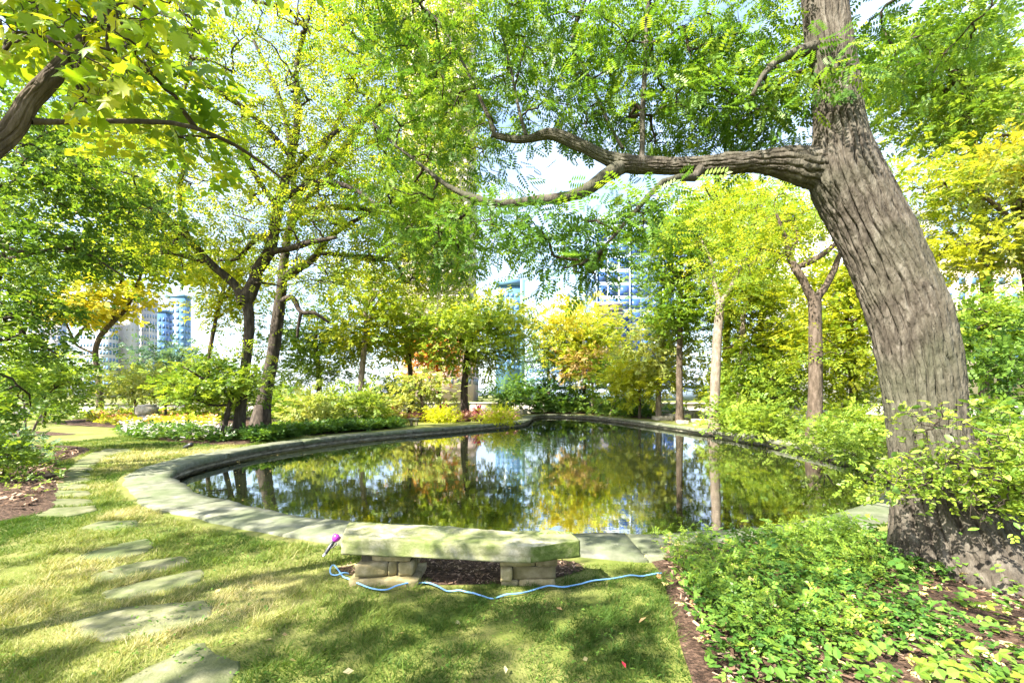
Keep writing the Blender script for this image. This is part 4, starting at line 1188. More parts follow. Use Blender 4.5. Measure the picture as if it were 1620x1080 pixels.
tree('stout_tree', 'stout dark trunk with flared base behind the slender forked trunk', [(410, 668, 20, 42), (415, 650, 20, 29), (422, 610, 20, 22), (432, 560, 20, 21), (440, 500, 20, 20), (446, 450, 20, 17), (451, 400, 20, 14), (462, 345, 20.2, 12), (484, 285, 20.5, 10), (520, 222, 21, 8), (552, 150, 21, 6), (575, 70, 21, 4)], [
    [(444, 440, 20, 13), (470, 425, 19.8, 11), (495, 408, 19.5, 9), (515, 380, 19.2, 7), (560, 350, 19, 5), (620, 320, 18.8, 3)],
    [(440, 480, 20, 9), (462, 470, 19.8, 7), (476, 492, 19.7, 6), (498, 495, 19.5, 5), (520, 510, 19.4, 3)],
    [(476, 494, 19.7, 5), (472, 515, 19.6, 4), (470, 534, 19.5, 3)],
    [(555, 405, 19, 5), (590, 410, 18.8, 6), (620, 410, 18.6, 5), (640, 408, 18.5, 3)],
    [(450, 380, 20, 9), (480, 320, 20.4, 8), (530, 270, 20.6, 6), (560, 200, 21, 4)],
    [(486, 282, 20.5, 9), (540, 240, 20.2, 8), (600, 162, 19.8, 6), (684, 152, 19.5, 4)],
    [(455, 340, 20.2, 9), (540, 328, 19.8, 8), (640, 350, 19.3, 6), (702, 402, 19, 5), (742, 452, 18.8, 3)],
    [(466, 335, 20.3, 8), (462, 240, 21, 7), (440, 150, 21, 6), (400, 62, 21, 4)],
    [(500, 400, 19.4, 6), (555, 405, 19, 5), (620, 412, 18.6, 4), (640, 445, 18.4, 3)]],
    [(560, 330, 19, 110, 60, 2.4, 62), (600, 250, 19.5, 110, 80, 2.8, 70), (540, 130, 20.5, 110, 100, 3.2, 72), (640, 400, 18.6, 90, 45, 2.0, 64), (690, 330, 19, 70, 80, 2.2, 66), (700, 200, 19.5, 60, 80, 2.2, 56), (690, 60, 20, 70, 80, 2.2, 54), (690, 420, 18.8, 60, 40, 1.8, 34), (660, 270, 19, 50, 60, 1.8, 30), (640, 120, 20, 110, 100, 3, 64), (560, 20, 20.5, 150, 70, 3, 56), (520, 430, 19.4, 70, 40, 1.8, 24), (700, 450, 18.8, 60, 30, 1.5, 18), ('m', -7, 20, 21, 5, 4, 2, 60)],
    dict(LEAF_D, size=0.58, cr=0.62), M['bark_dark'], seed=32, limb_gain=1.35, twr=0.014, twmax=0.10)

# ------------------------------------------------------------------ dark maple at the left edge
tree('dark_leaf_tree', 'dark green leafy tree filling the left edge of the garden', [(-150, 752, 9.0, 44), (-140, 600, 9.0, 34), (-110, 420, 9.0, 30), (-90, 250, 9.0, 22), (-60, 100, 9, 14)], [
    [(-110, 420, 9, 18), (-40, 380, 9.1, 14), (40, 400, 9.2, 10), (120, 395, 9.4, 6), (200, 440, 9.6, 3)],
    [(-120, 500, 9, 16), (-60, 500, 9, 12), (20, 520, 8.9, 8), (90, 560, 8.8, 4)],
    [(-95, 300, 9, 14), (20, 290, 9.3, 10), (130, 262, 9.6, 6), (220, 280, 10, 3)]],
    [(70, 285, 9.4, 100, 50, 1.3, 40), (180, 320, 9.8, 80, 50, 1.2, 30), (40, 380, 9.2, 90, 40, 1.2, 32), (130, 395, 9.6, 80, 26, 1.1, 20), (20, 480, 9, 70, 50, 1.1, 30), (40, 560, 8.9, 60, 40, 1.0, 24), (0, 640, 8.6, 50, 35, 0.8, 16), (70, 500, 9.2, 40, 36, 1.0, 10), (30, 200, 9.5, 80, 50, 1.2, 24), ('m', -10.5, 8.5, 9.5, 2.5, 2.5, 1.5, 40)],
    dict(mat='mid', tpl='leafy', size=0.24, per=11, cr=0.36, droop=-0.2, tmean=0.22), M['bark_dark'], seed=41)

# crooked tree before the left towers
tree('crooked_tree', 'crooked dark tree standing before the pale left towers', [(157, 652, 33, 15), (158, 620, 33, 12), (154, 585, 33, 11), (151, 555, 33, 10), (160, 530, 33, 10), (180, 508, 33, 9), (200, 488, 33, 7), (212, 462, 33, 6)], [
    [(178, 510, 33, 7), (181, 485, 33, 6), (189, 455, 33, 5), (196, 420, 33, 3)],
    [(212, 462, 33, 5), (225, 430, 33, 5), (236, 400, 33, 4), (230, 365, 33, 3)],
    [(152, 560, 33, 5), (118, 540, 33, 5), (148, 500, 33, 5), (158, 470, 33, 3)],
    [(115, 535, 33, 5), (105, 505, 33, 4), (120, 475, 33, 3)]],
    [(200, 410, 33, 90, 40, 3, 36), (120, 440, 33, 80, 30, 3, 26), (280, 420, 33, 60, 26, 3, 16), dict(b=(130, 490, 33, 70, 20, 3, 34), mat='gold'), dict(b=(180, 470, 32, 50, 18, 2, 14), mat='gold'), (230, 340, 33, 90, 50, 3, 34)],
    dict(mat='locust_yel', tpl='clump', size=0.62, per=12, cr=0.8, droop=-0.3, flat=0.4), M['bark_brown'], seed=42)

# ------------------------------------------------------------------ generic background trees
def bg(name, label, base, d, crown, mat, n, trunk_w, seed, size=None, per=14, tpl='simple', bark='bark_brown', group=None, lumps=8, extra=(), fork=True, bend=0.0, tmean=0.5, top_w=0.45):
    """base (px,py), crown (cx,cy,rx,ry) in photo pixels at distance d"""
    n = int(n * 1.75)
    r = np.random.default_rng(seed)
    cx, cy, rx, ry = crown
    bx, by = base
    gy = HZ + CH * F / d
    ty = cy + ry * 0.35
    tr = [(bx, gy, d, trunk_w * 1.35), (bx + bend * 0.3, gy + (ty - gy) * 0.15, d, trunk_w), (bx + bend, (gy + ty) / 2, d, trunk_w * 0.85), (bx + (cx - bx) * 0.5, ty, d, trunk_w * 0.7), (cx + r.uniform(-.1, .1) * rx, cy - ry * 0.2, d, trunk_w * top_w)]
    limbs = []
    for k in range(5 if fork else 2):
        a = r.uniform(-1, 1); ex = cx + a * rx * 0.75; ey = cy + r.uniform(-0.7, 0.3) * ry
        t = r.uniform(0.0, 0.7)
        sx, sy = tr[3][0] + (tr[4][0] - tr[3][0]) * t, tr[3][1] + (tr[4][1] - tr[3][1]) * t
        dd = d + r.uniform(-1, 1) * rx * d / F * 0.6
        limbs.append([(sx, sy, d, trunk_w * 0.5), ((sx * 1.1 + ex * 0.9) / 2, (sy + ey) / 2 + 2, (d + dd) / 2, trunk_w * 0.38), (ex, ey, dd, trunk_w * 0.16)])
    bl = [(cx, cy, d, rx * 0.75, ry * 0.75, rx * d / F * 0.7, max(4, n // 3))]
    for k in range(lumps):
        a = 2 * math.pi * (k + r.uniform(-.3, .3)) / lumps
        q = r.uniform(0.5, 0.72)
        bl.append((cx + math.cos(a) * rx * q, cy + math.sin(a) * ry * q, d + r.uniform(-1, 1) * rx * d / F * 0.5, rx * r.uniform(.28, .45), ry * r.uniform(.24, .40), rx * d / F * 0.4, max(2, int(2 * n / 3 / lumps))))
    sz = size or d * 0.0165
    return tree(name, label, tr, limbs, bl + list(extra), dict(mat=mat, tpl=tpl, size=sz, per=per, cr=max(sz * 1.6, 0.3), droop=-0.2, flat=0.55, tmean=tmean), M[bark], seed=seed, group=group, sides=10)

bg('round_tree', 'round-headed green tree standing alone behind the red plants', (735, 648), 31, (746, 530, 90, 68), 'mid', 92, 13, 51, bark='bark_dark', per=15, tmean=0.85, extra=[dict(b=(765, 490, 31, 50, 20, 1.8, 22), mat='lime'), dict(b=(800, 510, 30.5, 26, 26, 1.2, 12), mat='lime')])
bg('orange_tree', 'tree with orange autumn leaves left of the round-headed tree', (695, 645), 37, (688, 568, 34, 34), 'orange', 26, 7, 52, tmean=0.55)
bg('grey_trunk_tree', 'pale grey forked trunk in dense green left of centre', (572, 650), 29, (585, 490, 74, 104), 'lime', 84, 12, 53, bark='bark_pale')
bg('thick_green_tree', 'dense green tree behind the stout dark trunk', (505, 650), 32, (500, 545, 70, 66), 'mid', 70, 11, 54, bark='bark_brown', tmean=0.6)
bg('dark_round_tree', 'darker green tree between the grey trunk and the orange leaves', (650, 650), 33, (640, 520, 50, 60), 'lime', 50, 9, 55, tmean=0.75)
bg('low_spreading_tree', 'low spreading tree with layered branches left of the round-headed tree', (668, 650), 28, (662, 612, 36, 20), 'pale', 20, 6, 56)
bg('sparse_tree', 'thin sparse dark tree right of the round-headed tree', (868, 648), 41, (866, 555, 42, 62), 'blue', 40, 6, 57, per=8, tmean=0.35)
bg('yellow_green_tree', 'yellow-green tree below the gap of sky', (925, 650), 40, (920, 545, 62, 62), 'lime', 84, 6, 58, tmean=0.65, bark='bark_dark', extra=[dict(b=(915, 500, 33, 30, 16, 1.5, 12), mat='gold'), dict(b=(870, 510, 33, 16, 16, 1, 6), mat='gold')])
bg('pink_tree', 'small tree with pinkish leaves beside the pond end', (938, 652), 38.6, (932, 578, 44, 24), 'pink', 22, 5, 59, bark='bark_pale', size=0.55)
bg('pale_stem_tree', 'small tree with leaning pale stem at the pond end', (966, 655), 35, (985, 596, 44, 30), 'mid', 26, 6, 60, bark='bark_pale', bend=8)
bg('bright_lime_tree', 'bright lime tree before the low pale building', (1012, 652), 31, (1012, 598, 46, 36), 'lime', 44, 5, 61, tmean=0.75)
bg('white_stem_tree', 'pale white-stemmed tree behind the rock ledges', (1042, 650), 30, (1052, 545, 56, 76), 'pale', 60, 10, 62, bark='bark_pale', tmean=0.6)
bg('willowy_tree', 'tall pale green tree beside the blue glass tower', (1075, 655), 27, (1078, 430, 62, 110), 'locust', 120, 12, 63, bark='bark_brown', tmean=0.8)
bg('yellow_green_tree', 'yellow-green tree filling the gap behind the bare right trunk', (1200, 655), 26, (1200, 520, 90, 110), 'lime', 140, 12, 64, tmean=0.55)
bg('bushy_tree', 'low bushy green tree right of the bare right trunk', (1215, 655), 22, (1215, 610, 66, 46), 'mid', 70, 10, 65, tmean=0.7)
bg('golden_tree', 'yellow-green tree with golden patches at the far right edge', (1640, 700), 15, (1590, 330, 120, 120), 'pale', 70, 30, 66, size=0.30, per=16, tpl='simple', tmean=0.45, extra=[dict(b=(1590, 260, 15, 60, 40, 1.5, 26), mat='gold'), dict(b=(1600, 400, 15, 60, 30, 1.5, 16), mat='gold'), dict(b=(1490, 400, 15, 70, 50, 1.5, 34), mat='lime', tmean=.9), dict(b=(1470, 290, 15, 70, 50, 1.5, 34), mat='lime', tmean=.6)])
bg('tall_pale_tree', 'tall pale yellow-green tree above the leaning trunk', (1560, 690), 17, (1500, 130, 130, 130), 'mid', 120, 26, 67, size=0.36, per=16, tpl='simple', tmean=0.5)
bg('tall_lime_tree', 'tall lime tree at the right edge above the golden tree', (1700, 690), 20, (1590, 190, 130, 110), 'pale', 84, 20, 91, tmean=0.6)
bg('green_tree', 'green tree close behind the leaning trunk', (1590, 700), 12, (1570, 520, 110, 70), 'mid', 80, 26, 68, size=0.26, per=16, tpl='simple')
bg('lime_tree', 'lime tree seen left of the leaning trunk under its limb', (1350, 660), 20, (1335, 500, 70, 110), 'lime', 110, 16, 69, size=0.42, tpl='simple', per=14, tmean=0.6)
bg('light_green_tree', 'light green tree under the long limb', (1150, 660), 30, (1170, 350, 110, 80), 'locust_yel', 120, 14, 70, tmean=0.5)
bg('light_yellow_tree', 'light yellow tree behind the left flower garden', (330, 655), 30, (366, 450, 52, 74), 'locust_yel', 64, 9, 71, tmean=0.8)
bg('small_pale_tree', 'small pale yellow tree beside the stone pedestal', (262, 650), 27, (262, 605, 46, 22), 'pale', 26, 5, 72, tpl='simple', size=0.42)
bg('small_pale_tree', 'small pale green tree left of the stone pedestal', (214, 650), 28, (205, 608, 44, 20), 'pale', 24, 5, 73, tpl='simple', size=0.42)
bg('bluish_tree', 'bluish green small tree before the left towers', (300, 650), 31, (265, 570, 44, 22), 'blue', 22, 6, 74)
bg('green_tree', 'green tree behind the left lawn at the edge', (70, 650), 26, (70, 600, 60, 40), 'mid', 44, 8, 75, bark='bark_dark')
bg('tall_green_tree', 'tall mid green tree behind the dark left edge tree', (-20, 650), 22, (10, 400, 80, 150), 'mid', 90, 18, 76, tmean=0.55)
bg('tall_locust_tree', 'tall tree high in the upper left behind the maple', (-40, 650), 24, (130, 200, 150, 130), 'locust', 150, 14, 77, tmean=0.6)

# bare-looking trunks on the right bank
tree('bare_trunk_tree', 'pale straight trunk on the right bank lit by the sun', [(1130, 683, 20.5, 24), (1130, 650, 20.5, 17), (1132, 600, 20.5, 16), (1134, 550, 20.5, 15), (1138, 500, 20.5, 14), (1140, 476, 20.5, 14)], [
    [(1140, 480, 20.5, 10), (1155, 455, 20.4, 8), (1168, 430, 20.2, 6), (1185, 400, 20, 4), (1200, 360, 20, 3)],
    [(1138, 482, 20.5, 10), (1130, 450, 20.6, 7), (1128, 420, 20.8, 5), (1110, 380, 21, 3)]],
    [(1150, 400, 20.5, 70, 50, 2, 44), (1110, 340, 21, 60, 50, 2, 34), (1190, 330, 20, 60, 50, 2, 30), (1170, 470, 20.5, 40, 30, 1, 10)],
    dict(mat='locust_yel', tpl='pinnate_coarse', size=0.55, per=9, cr=0.6, droop=-0.4, flat=0.45), M['bark_pale'], seed=81)
tree('mottled_trunk_tree', 'mottled forked trunk between the sunlit trunk and the leaning tree', [(1288, 700, 15, 34), (1289, 660, 15, 26), (1290, 600, 15, 24), (1290, 540, 15, 23), (1289, 490, 15, 22), (1288, 470, 15, 22)], [
    [(1288, 478, 15, 18), (1272, 448, 15, 14), (1258, 425, 15, 14), (1246, 400, 15.1, 10), (1240, 372, 15.2, 7), (1225, 330, 15.3, 4)],
    [(1256, 424, 15, 9), (1280, 416, 14.9, 11), (1300, 404, 14.8, 10), (1322, 386, 14.7, 8), (1360, 350, 14.6, 5)],
    [(1288, 476, 15, 16), (1304, 455, 15, 13), (1318, 430, 15, 12), (1330, 402, 15, 9), (1350, 370, 15, 5)],
    [(1248, 402, 15.1, 8), (1262, 380, 15.1, 6), (1258, 350, 15.2, 4)]],
    [(1240, 350, 15.2, 80, 50, 1.6, 44), (1190, 420, 15.5, 60, 40, 1.4, 26), (1330, 350, 15, 60, 40, 1.4, 22), (1300, 560, 15.3, 50, 30, 1.0, 14)],
    dict(mat='locust_yel', tpl='pinnate_coarse', size=0.46, per=9, cr=0.5, droop=-0.4, flat=0.45), M['bark_brown'], seed=82)
tree('thin_trunk_tree', 'thin pale trunk behind the sunlit bank trunk', [(1168, 672, 25, 12), (1170, 620, 25, 9), (1174, 560, 25, 9), (1176, 500, 25, 8), (1186, 450, 25, 6)], [[(1178, 490, 25, 6), (1195, 470, 25, 5), (1210, 440, 25, 3)]],
    [(1180, 450, 25, 50, 40, 2, 26), (1200, 560, 25, 50, 40, 2, 22)], dict(mat='lime', tpl='clump', size=0.45, per=11, cr=0.6), M['bark_pale'], seed=83)

# small leaning tree in front of the pair
tree('leaning_small_tree', 'small bushy tree with dark leaning stem before the slender trunk', [(350, 693, 16.0, 12), (357, 665, 16.0, 9), (364, 640, 16.0, 9), (368, 620, 16.0, 8)], [
    [(366, 632, 16, 6), (345, 610, 15.8, 5), (315, 595, 15.5, 4), (290, 580, 15.3, 2)],
    [(368, 622, 16, 6), (385, 600, 15.9, 5), (405, 590, 15.8, 3)],
    [(364, 640, 16, 5), (330, 640, 15.7, 4), (300, 625, 15.5, 3)]],
    [(330, 610, 15.8, 60, 32, 1.2, 40), (380, 605, 15.9, 40, 26, 0.9, 22), (295, 620, 15.6, 36, 26, 0.8, 16), (340, 575, 15.9, 40, 14, 0.8, 12)],
    dict(mat='mid', tpl='simple', size=0.30, per=13, cr=0.32, droop=-0.1, tmean=0.6), M['bark_dark'], seed=84)

# pale multi-stem sapling on the left
rt = tree('pale_stem_sapling', 'young tree with three thin pale stems in the left bed', [(38, 716, 12.7, 7), (40, 690, 12.7, 6), (39, 660, 12.7, 5), (38, 635, 12.7, 3)], [
    [(42, 714, 12.7, 6), (52, 680, 12.7, 5), (66, 655, 12.7, 4), (80, 636, 12.7, 2)],
    [(36, 714, 12.7, 5), (30, 680, 12.6, 4), (20, 645, 12.6, 2)]],
    [(20, 610, 12.6, 50, 26, 0.8, 20), (90, 600, 12.7, 50, 26, 0.8, 16), (50, 570, 12.7, 50, 24, 0.8, 14)],
    dict(mat='mid', tpl='simple', size=0.28, per=11, cr=0.28, droop=-0.1), M['bark_pale'], seed=85)

# ------------------------------------------------------------------ shrubs
def sh(name, label, px, gy, d, rx, ry, mat, n, seed, size=None, per=11, tpl='simple', group=None, cat='shrub', tmean=0.5):
    """bush centred on px, foot on the ground at distance d; rx, ry half-size in photo pixels"""
    foot = HZ + CH * F / d
    s_ = size or d * 0.017
    cy = foot - ry * 1.05
    bl = [(px, cy, d, rx * .8, ry * .85, rx * d / F * .7, n // 2)]
    r = np.random.default_rng(seed)
    for k in range(5):
        a = 2 * math.pi * k / 5 + r.uniform(0, 1)
        bl.append((px + math.cos(a) * rx * .6, cy + math.sin(a) * ry * .5, d + r.uniform(-.5, .5) * rx * d / F, rx * .35, ry * .4, rx * d / F * .35, max(2, n // 10)))
    return shrub(name, label, bl, dict(mat=mat, tpl=tpl, size=s_, per=per, cr=s_ * 1.2, tmean=tmean), cat=cat, group=group, seed=seed)

sh('shrub', 'light green rounded shrub right of the stout dark trunk', 500, 0, 22.5, 42, 27, 'pale', 50, 101)
sh('shrub', 'light green shrub in the middle of the left bank', 560, 0, 24, 44, 30, 'mid', 52, 102, tmean=0.75)
sh('shrub', 'pale flowering grassy shrub beside the red leaved plants', 607, 0, 26.5, 28, 22, 'pale', 34, 103, tmean=0.8)
sh('shrub', 'mid green shrub between the stout trunk and the light shrub', 455, 0, 24, 34, 26, 'mid', 36, 104)
sh('shrub', 'dark green mounded shrub behind the right lime mound', 822, 0, 40, 46, 24, 'dark', 50, 105, tmean=0.7)
sh('shrub', 'dark green shrub under the sparse tree', 885, 0, 41.5, 44, 24, 'dark', 44, 106, tmean=0.5)
sh('shrub', 'dark green shrub at the head of the pond', 918, 0, 40.5, 38, 17, 'dark', 30, 107, tmean=0.6)
sh('shrub', 'low green shrub at the far bank below the pinkish tree', 965, 0, 36.5, 32, 12, 'mid', 26, 108)
sh('shrub', 'green shrub under the bright lime tree', 1010, 0, 34, 30, 12, 'dark', 24, 109, tmean=0.9)
sh('shrub', 'rounded green shrub right of the sunlit bank trunk', 1210, 0, 16.5, 52, 30, 'mid', 44, 110, tmean=0.85)
sh('shrub', 'green shrub at the foot of the sunlit bank trunk', 1160, 0, 19.5, 34, 22, 'mid', 30, 111, tmean=0.6)
sh('shrub', 'green leafy shrub overhanging the right rim of the pond', 1300, 0, 11.2, 64, 30, 'mid', 54, 112, tpl='leafy', size=0.17, tmean=0.8)
sh('shrub', 'light green shrub left of the leaning trunk', 1345, 0, 13.5, 46, 36, 'mid', 44, 113, tmean=0.8)
sh('shrub', 'low green shrub before the leaning trunk and the rim', 1375, 0, 8.6, 56, 36, 'mid', 46, 114, tpl='leafy', size=0.14, tmean=0.7)
sh('shrub', 'tall dark shrub on the right edge behind the trunk', 1600, 0, 6.4, 90, 150, 'dark', 96, 115, size=0.17, per=14, tmean=0.8)
sh('shrub', 'tangled mid green shrub close behind the right side of the trunk', 1610, 0, 5.2, 80, 110, 'mid', 80, 116, size=0.13, per=14)
sh('shrub', 'low bluish shrub in the left bed beside the path', 20, 0, 10.4, 46, 24, 'blue', 40, 117, size=0.16)
sh('shrub', 'green leafy shrub at the very left edge of the lawn', -10, 0, 8.2, 60, 46, 'mid', 50, 118, size=0.16)
sh('shrub', 'low hedge bush behind the left lawn', 100, 0, 31, 60, 10, 'mid', 30, 119, size=0.4, tmean=0.6)
sh('shrub', 'low hedge bush right of the crooked tree', 210, 0, 31.5, 60, 9, 'mid', 30, 120, size=0.4, tmean=0.7)
sh('shrub', 'dark low conifer shrub behind the lime mounds', 665, 0, 34, 38, 13, 'dark', 30, 122, tpl='fine', tmean=0.7)
sh('shrub', 'low green shrub beside the rock ledges', 1180, 0, 24, 60, 16, 'mid', 34, 123, tmean=0.6)
sh('shrub', 'bright green bush at the right foot of the mottled trunk', 1330, 0, 17, 50, 20, 'lime', 34, 124)

sh('shrub', 'tall mid green bush behind the pale flowering shrub', 615, 0, 33, 46, 30, 'mid', 44, 152, tmean=0.7)
sh('shrub', 'bushy green shrub behind the stout dark trunk', 420, 0, 30, 60, 36, 'mid', 60, 153, tmean=0.6)
sh('shrub', 'pale yellow bush behind the slender trunk', 330, 0, 28, 56, 26, 'lime', 44, 154, tmean=0.6)
sh('shrub', 'green bush behind the thin back trunk', 1150, 0, 28, 56, 42, 'lime', 60, 157, tmean=0.45)
sh('shrub', 'tall green bush right of the mottled trunk', 1350, 0, 20, 60, 60, 'lime', 70, 158, tmean=0.55)

# lime mounds and red cordylines in the island bed
for i, (px, d, rx, ry, lab) in enumerate(((697, 26.9, 26, 10.5, 'left rounded chartreuse mound in the island bed'), (787, 25.9, 27, 11.5, 'right rounded chartreuse mound near the promontory tip'))):
    sh('chartreuse_mound', lab, px, 0, d, rx, ry, 'chartreuse', 60, 130 + i, size=0.26, per=12, tpl='fine', group='chartreuse mounds', cat='shrub')
def cordyline(px, d, h, label, seed):
    r = np.random.default_rng(seed)
    b = np.array([(px - 810) * d / F, d, 0.05])
    root = empty('cordyline', (b[0], b[1], 0)); tag(root, label, 'plant', 'red cordylines')
    V, Fc = tube(np.array([b + [0, 0, -.1], b + [0, 0, h * .25], b + [0.02, 0, h * .45]]), [0.03, 0.025, 0.02], 6); link('stem', npmesh('stem', V, Fc, smooth=True), M['twig'], root)
    for k in range(22):
        a = r.uniform(0, 2 * math.pi); el = r.uniform(0.35, 1.35); L = h * r.uniform(0.55, 0.8)
        s0 = b + np.array([0, 0, h * r.uniform(.25, .45)])
        dv = np.array([math.cos(a) * math.cos(el), math.sin(a) * math.cos(el), math.sin(el)]); sd = unit(np.cross(dv, [0, 0, 1.0])) * h * 0.045
        m1 = s0 + dv * L * .5; m2 = s0 + dv * L * .85 - np.array([0, 0, L * .08]); tip = s0 + dv * L - np.array([0, 0, L * .2])
        V = [s0 - sd * .5, s0 + sd * .5, m1 + sd, m1 - sd, m2 + sd * .7, m2 - sd * .7, tip]
        me = npmesh('leaf', V, [np.array([[0, 1, 2, 3], [3, 2, 4, 5]]), np.array([[5, 4, 6]])], np.full(7, r.uniform(0.1, 1)))
        link('leaf', me, LM['burgundy'], root)
cordyline(624, 27.6, 1.25, 'dark red spiky cordyline at the left end of the island bed', 1)
cordyline(700, 29.5, 1.35, 'reddish cordyline just behind the left chartreuse mound', 2)
cordyline(757, 27.6, 1.15, 'bright red cordyline beside the right chartreuse mound', 3)

# ------------------------------------------------------------------ low planting masses
def patch(name, label, poly, n, hgt, mat, tpl, size, seed, cat='plants', tmean=0.5, clump=0.0, zoff=0.03, tvar=0.25):
    r = np.random.default_rng(seed); poly = np.asarray(poly, float)
    lo, hi = poly.min(0), poly.max(0)
    xy = r.uniform(lo, hi, (int(n * 2.2), 2)); xy = xy[poly_mask(xy, catmull(poly, 60, closed=True)) & ~in_pond(xy, 0.45)][:n]
    m = len(xy)
    f = fbm(np.column_stack([xy * 0.9, np.zeros(m)]), seed, 4)
    if clump: k = r.uniform(0, 1, m) < np.clip((f - clump) * 7, 0.03, 1); xy, f = xy[k], f[k]; m = len(xy)
    z = zoff + hgt * r.uniform(0.15, 1, m) * (0.35 + 1.2 * f)
    pos = np.column_stack([xy, z])
    dr = np.column_stack([r.normal(0, 1, (m, 2)), np.abs(r.normal(0.35, 0.35, m))])
    t = np.clip(r.normal(tmean, tvar, m) + (fbm(np.column_stack([xy * 1.7, np.ones(m)]), seed + 4, 3) - .5) * 0.8, 0, 1)
    V, Q, T = sprays(pos, dr, size * r.uniform(.6, 1.25, m), tpl, t, r, roll=0.35)
    o = link(name, npmesh(name, V, [Q], T), LM[mat]); tag(o, label, cat, kind='stuff')
    return o

TRI = []
for k in range(3):
    a = (k - 1) * 1.15; dr = np.array([math.cos(a), math.sin(a), -0.1]); sd = np.array([-math.sin(a), math.cos(a), 0]) * 0.30
    for e_ in (-1, 1):
        h = [np.zeros(3), dr * .35 + sd * e_ + np.array([0, 0, .05]), dr * .75 + sd * .75 * e_ + np.array([0, 0, .03]), dr * 0.98 + np.array([0, 0, -.10])]
        TRI.append(h if e_ > 0 else h[::-1])
TPL['trifoliate'] = np.array(TRI)
patch('ground_cover', 'leafy green ground cover spreading round the foot of the leaning tree', [(1.5, 4.6), (1.42, 4.0), (1.3, 3.3), (1.15, 2.6), (1.1, 1.9), (4.5, 1.6), (6.6, 3.6), (7.0, 5.6), (5.2, 5.6), (3.6, 5.2), (2.4, 4.9)], 17000, 0.13, 'cover', 'trifoliate', 0.036, 201, cat='ground cover', clump=0.44, zoff=0.10, tmean=0.6)
patch('mid_cover', 'taller lobed leaf clumps mixed through the right foreground bed', [(1.5, 4.5), (1.3, 3.3), (1.2, 2.2), (4.5, 1.8), (6.4, 3.8), (5.0, 5.3), (3.0, 4.9)], 5200, 0.22, 'mid', 'trifoliate', 0.052, 214, cat='ground cover', clump=0.50, zoff=0.10, tmean=0.5)
patch('litter_cover', 'yellowed and dry leaves among the ground cover', [(1.4, 4.4), (1.15, 2.4), (4.5, 1.8), (6.2, 4.0), (3.0, 4.8)], 700, 0.12, 'fallen', 'leafy', 0.06, 215, cat='leaves', zoff=0.09)
patch('feathery_cover', 'fine feathery pale green plants at the bed corner beside the rim', [(1.5, 4.85), (1.42, 4.0), (1.35, 2.6), (2.1, 2.6), (3.2, 3.9), (3.9, 5.5), (2.4, 5.1)], 4300, 0.26, 'mid', 'fine', 0.08, 202, cat='ground cover', tmean=0.45, clump=0.30, zoff=0.08)
patch('broad_leaf_cover', 'scattered larger lobed leaves in the right foreground bed', [(1.3, 3.6), (1.15, 2.5), (1.4, 1.9), (4.2, 1.9), (5.0, 4.0), (3.4, 4.6)], 380, 0.20, 'cover', 'leafy_big', 0.08, 203, cat='ground cover', tmean=0.85, zoff=0.12)
patch('ivy_cover', 'dark green ground cover along the left bank rim', [(-8.7, 15.2), (-8.3, 17.4), (-7.4, 19.4), (-6.3, 21.0), (-5.7, 22.2), (-6.2, 24.4), (-8, 23.8), (-9.6, 19.6), (-10.0, 16.6)], 5200, 0.30, 'dark', 'broad', 0.30, 204, cat='ground cover', tmean=0.75)
patch('white_impatiens', 'white and pink flowered border along the lawn by the slender trunk', [tuple(G(*q_)[:2]) for q_ in ((187, 690), (212, 696), (270, 700), (330, 702), (370, 699), (376, 691), (330, 686), (250, 684), (200, 682))], 1700, 0.36, 'dark', 'simple', 0.26, 205, cat='flowers', tmean=0.6)
patch('white_blossom', 'white and pink blossoms dotted over the left border', [tuple(G(*q_)[:2]) for q_ in ((187, 690), (212, 696), (270, 700), (330, 702), (370, 699), (376, 691), (330, 686), (250, 684), (200, 682))], 620, 0.42, 'petal', 'trifoliate', 0.085, 206, cat='flowers', zoff=0.12)
patch('yellow_flower_bed', 'yellow and orange flower bed in front of the stone pedestal', [tuple(G(*q_)[:2]) for q_ in ((143, 664), (160, 671), (205, 677), (250, 682), (300, 683), (345, 673), (310, 660), (200, 656.5))], 3000, 0.36, 'lime', 'simple', 0.36, 207, cat='flowers', tmean=0.8)
patch('orange_blossom', 'orange and red blossoms over the yellow bed', [tuple(G(*q_)[:2]) for q_ in ((143, 664), (160, 671), (205, 677), (250, 682), (300, 683), (345, 673), (310, 660), (200, 656.5))], 1500, 0.42, 'petal_warm', 'trifoliate', 0.13, 208, cat='flowers', zoff=0.16)
patch('coleus_bed', 'pinkish coleus planted between the lime mounds and red plants', [(-7.4, 28.2), (-4.8, 27.5), (-2, 28.0), (0.3, 29.3), (0.2, 31.2), (-3, 31), (-7, 30.5)], 1700, 0.48, 'coleus', 'broad', 0.26, 209, cat='flowers', tmean=0.6)
patch('pond_head_cover', 'green ground cover at the pond head', [(2.0, 39.2), (5.4, 39.2), (7.6, 36), (9.6, 31.6), (11.5, 31), (14, 36), (10, 42), (2.5, 42)], 1500, 0.55, 'dark', 'simple', 0.42, 210, cat='ground cover', tmean=0.75)
patch('bank_cover', 'green ground cover on the right bank behind the rim', [(10.2, 12.0), (10.3, 16), (10.2, 20.5), (13, 22.5), (19, 21), (20, 12), (13, 9.5), (10.2, 9.2)], 3600, 0.36, 'mid', 'broad', 0.27, 211, cat='ground cover', tmean=0.6)
patch('low_bed_plants', 'low pale plants in the left foreground bed', [(-7.0, 6.4), (-8.6, 8.8), (-10.6, 10.3), (-13.2, 12.6), (-18, 12), (-14, 7), (-9, 5.4)], 1500, 0.28, 'mid', 'fine', 0.18, 212, cat='ground cover', tmean=0.65, clump=0.40)

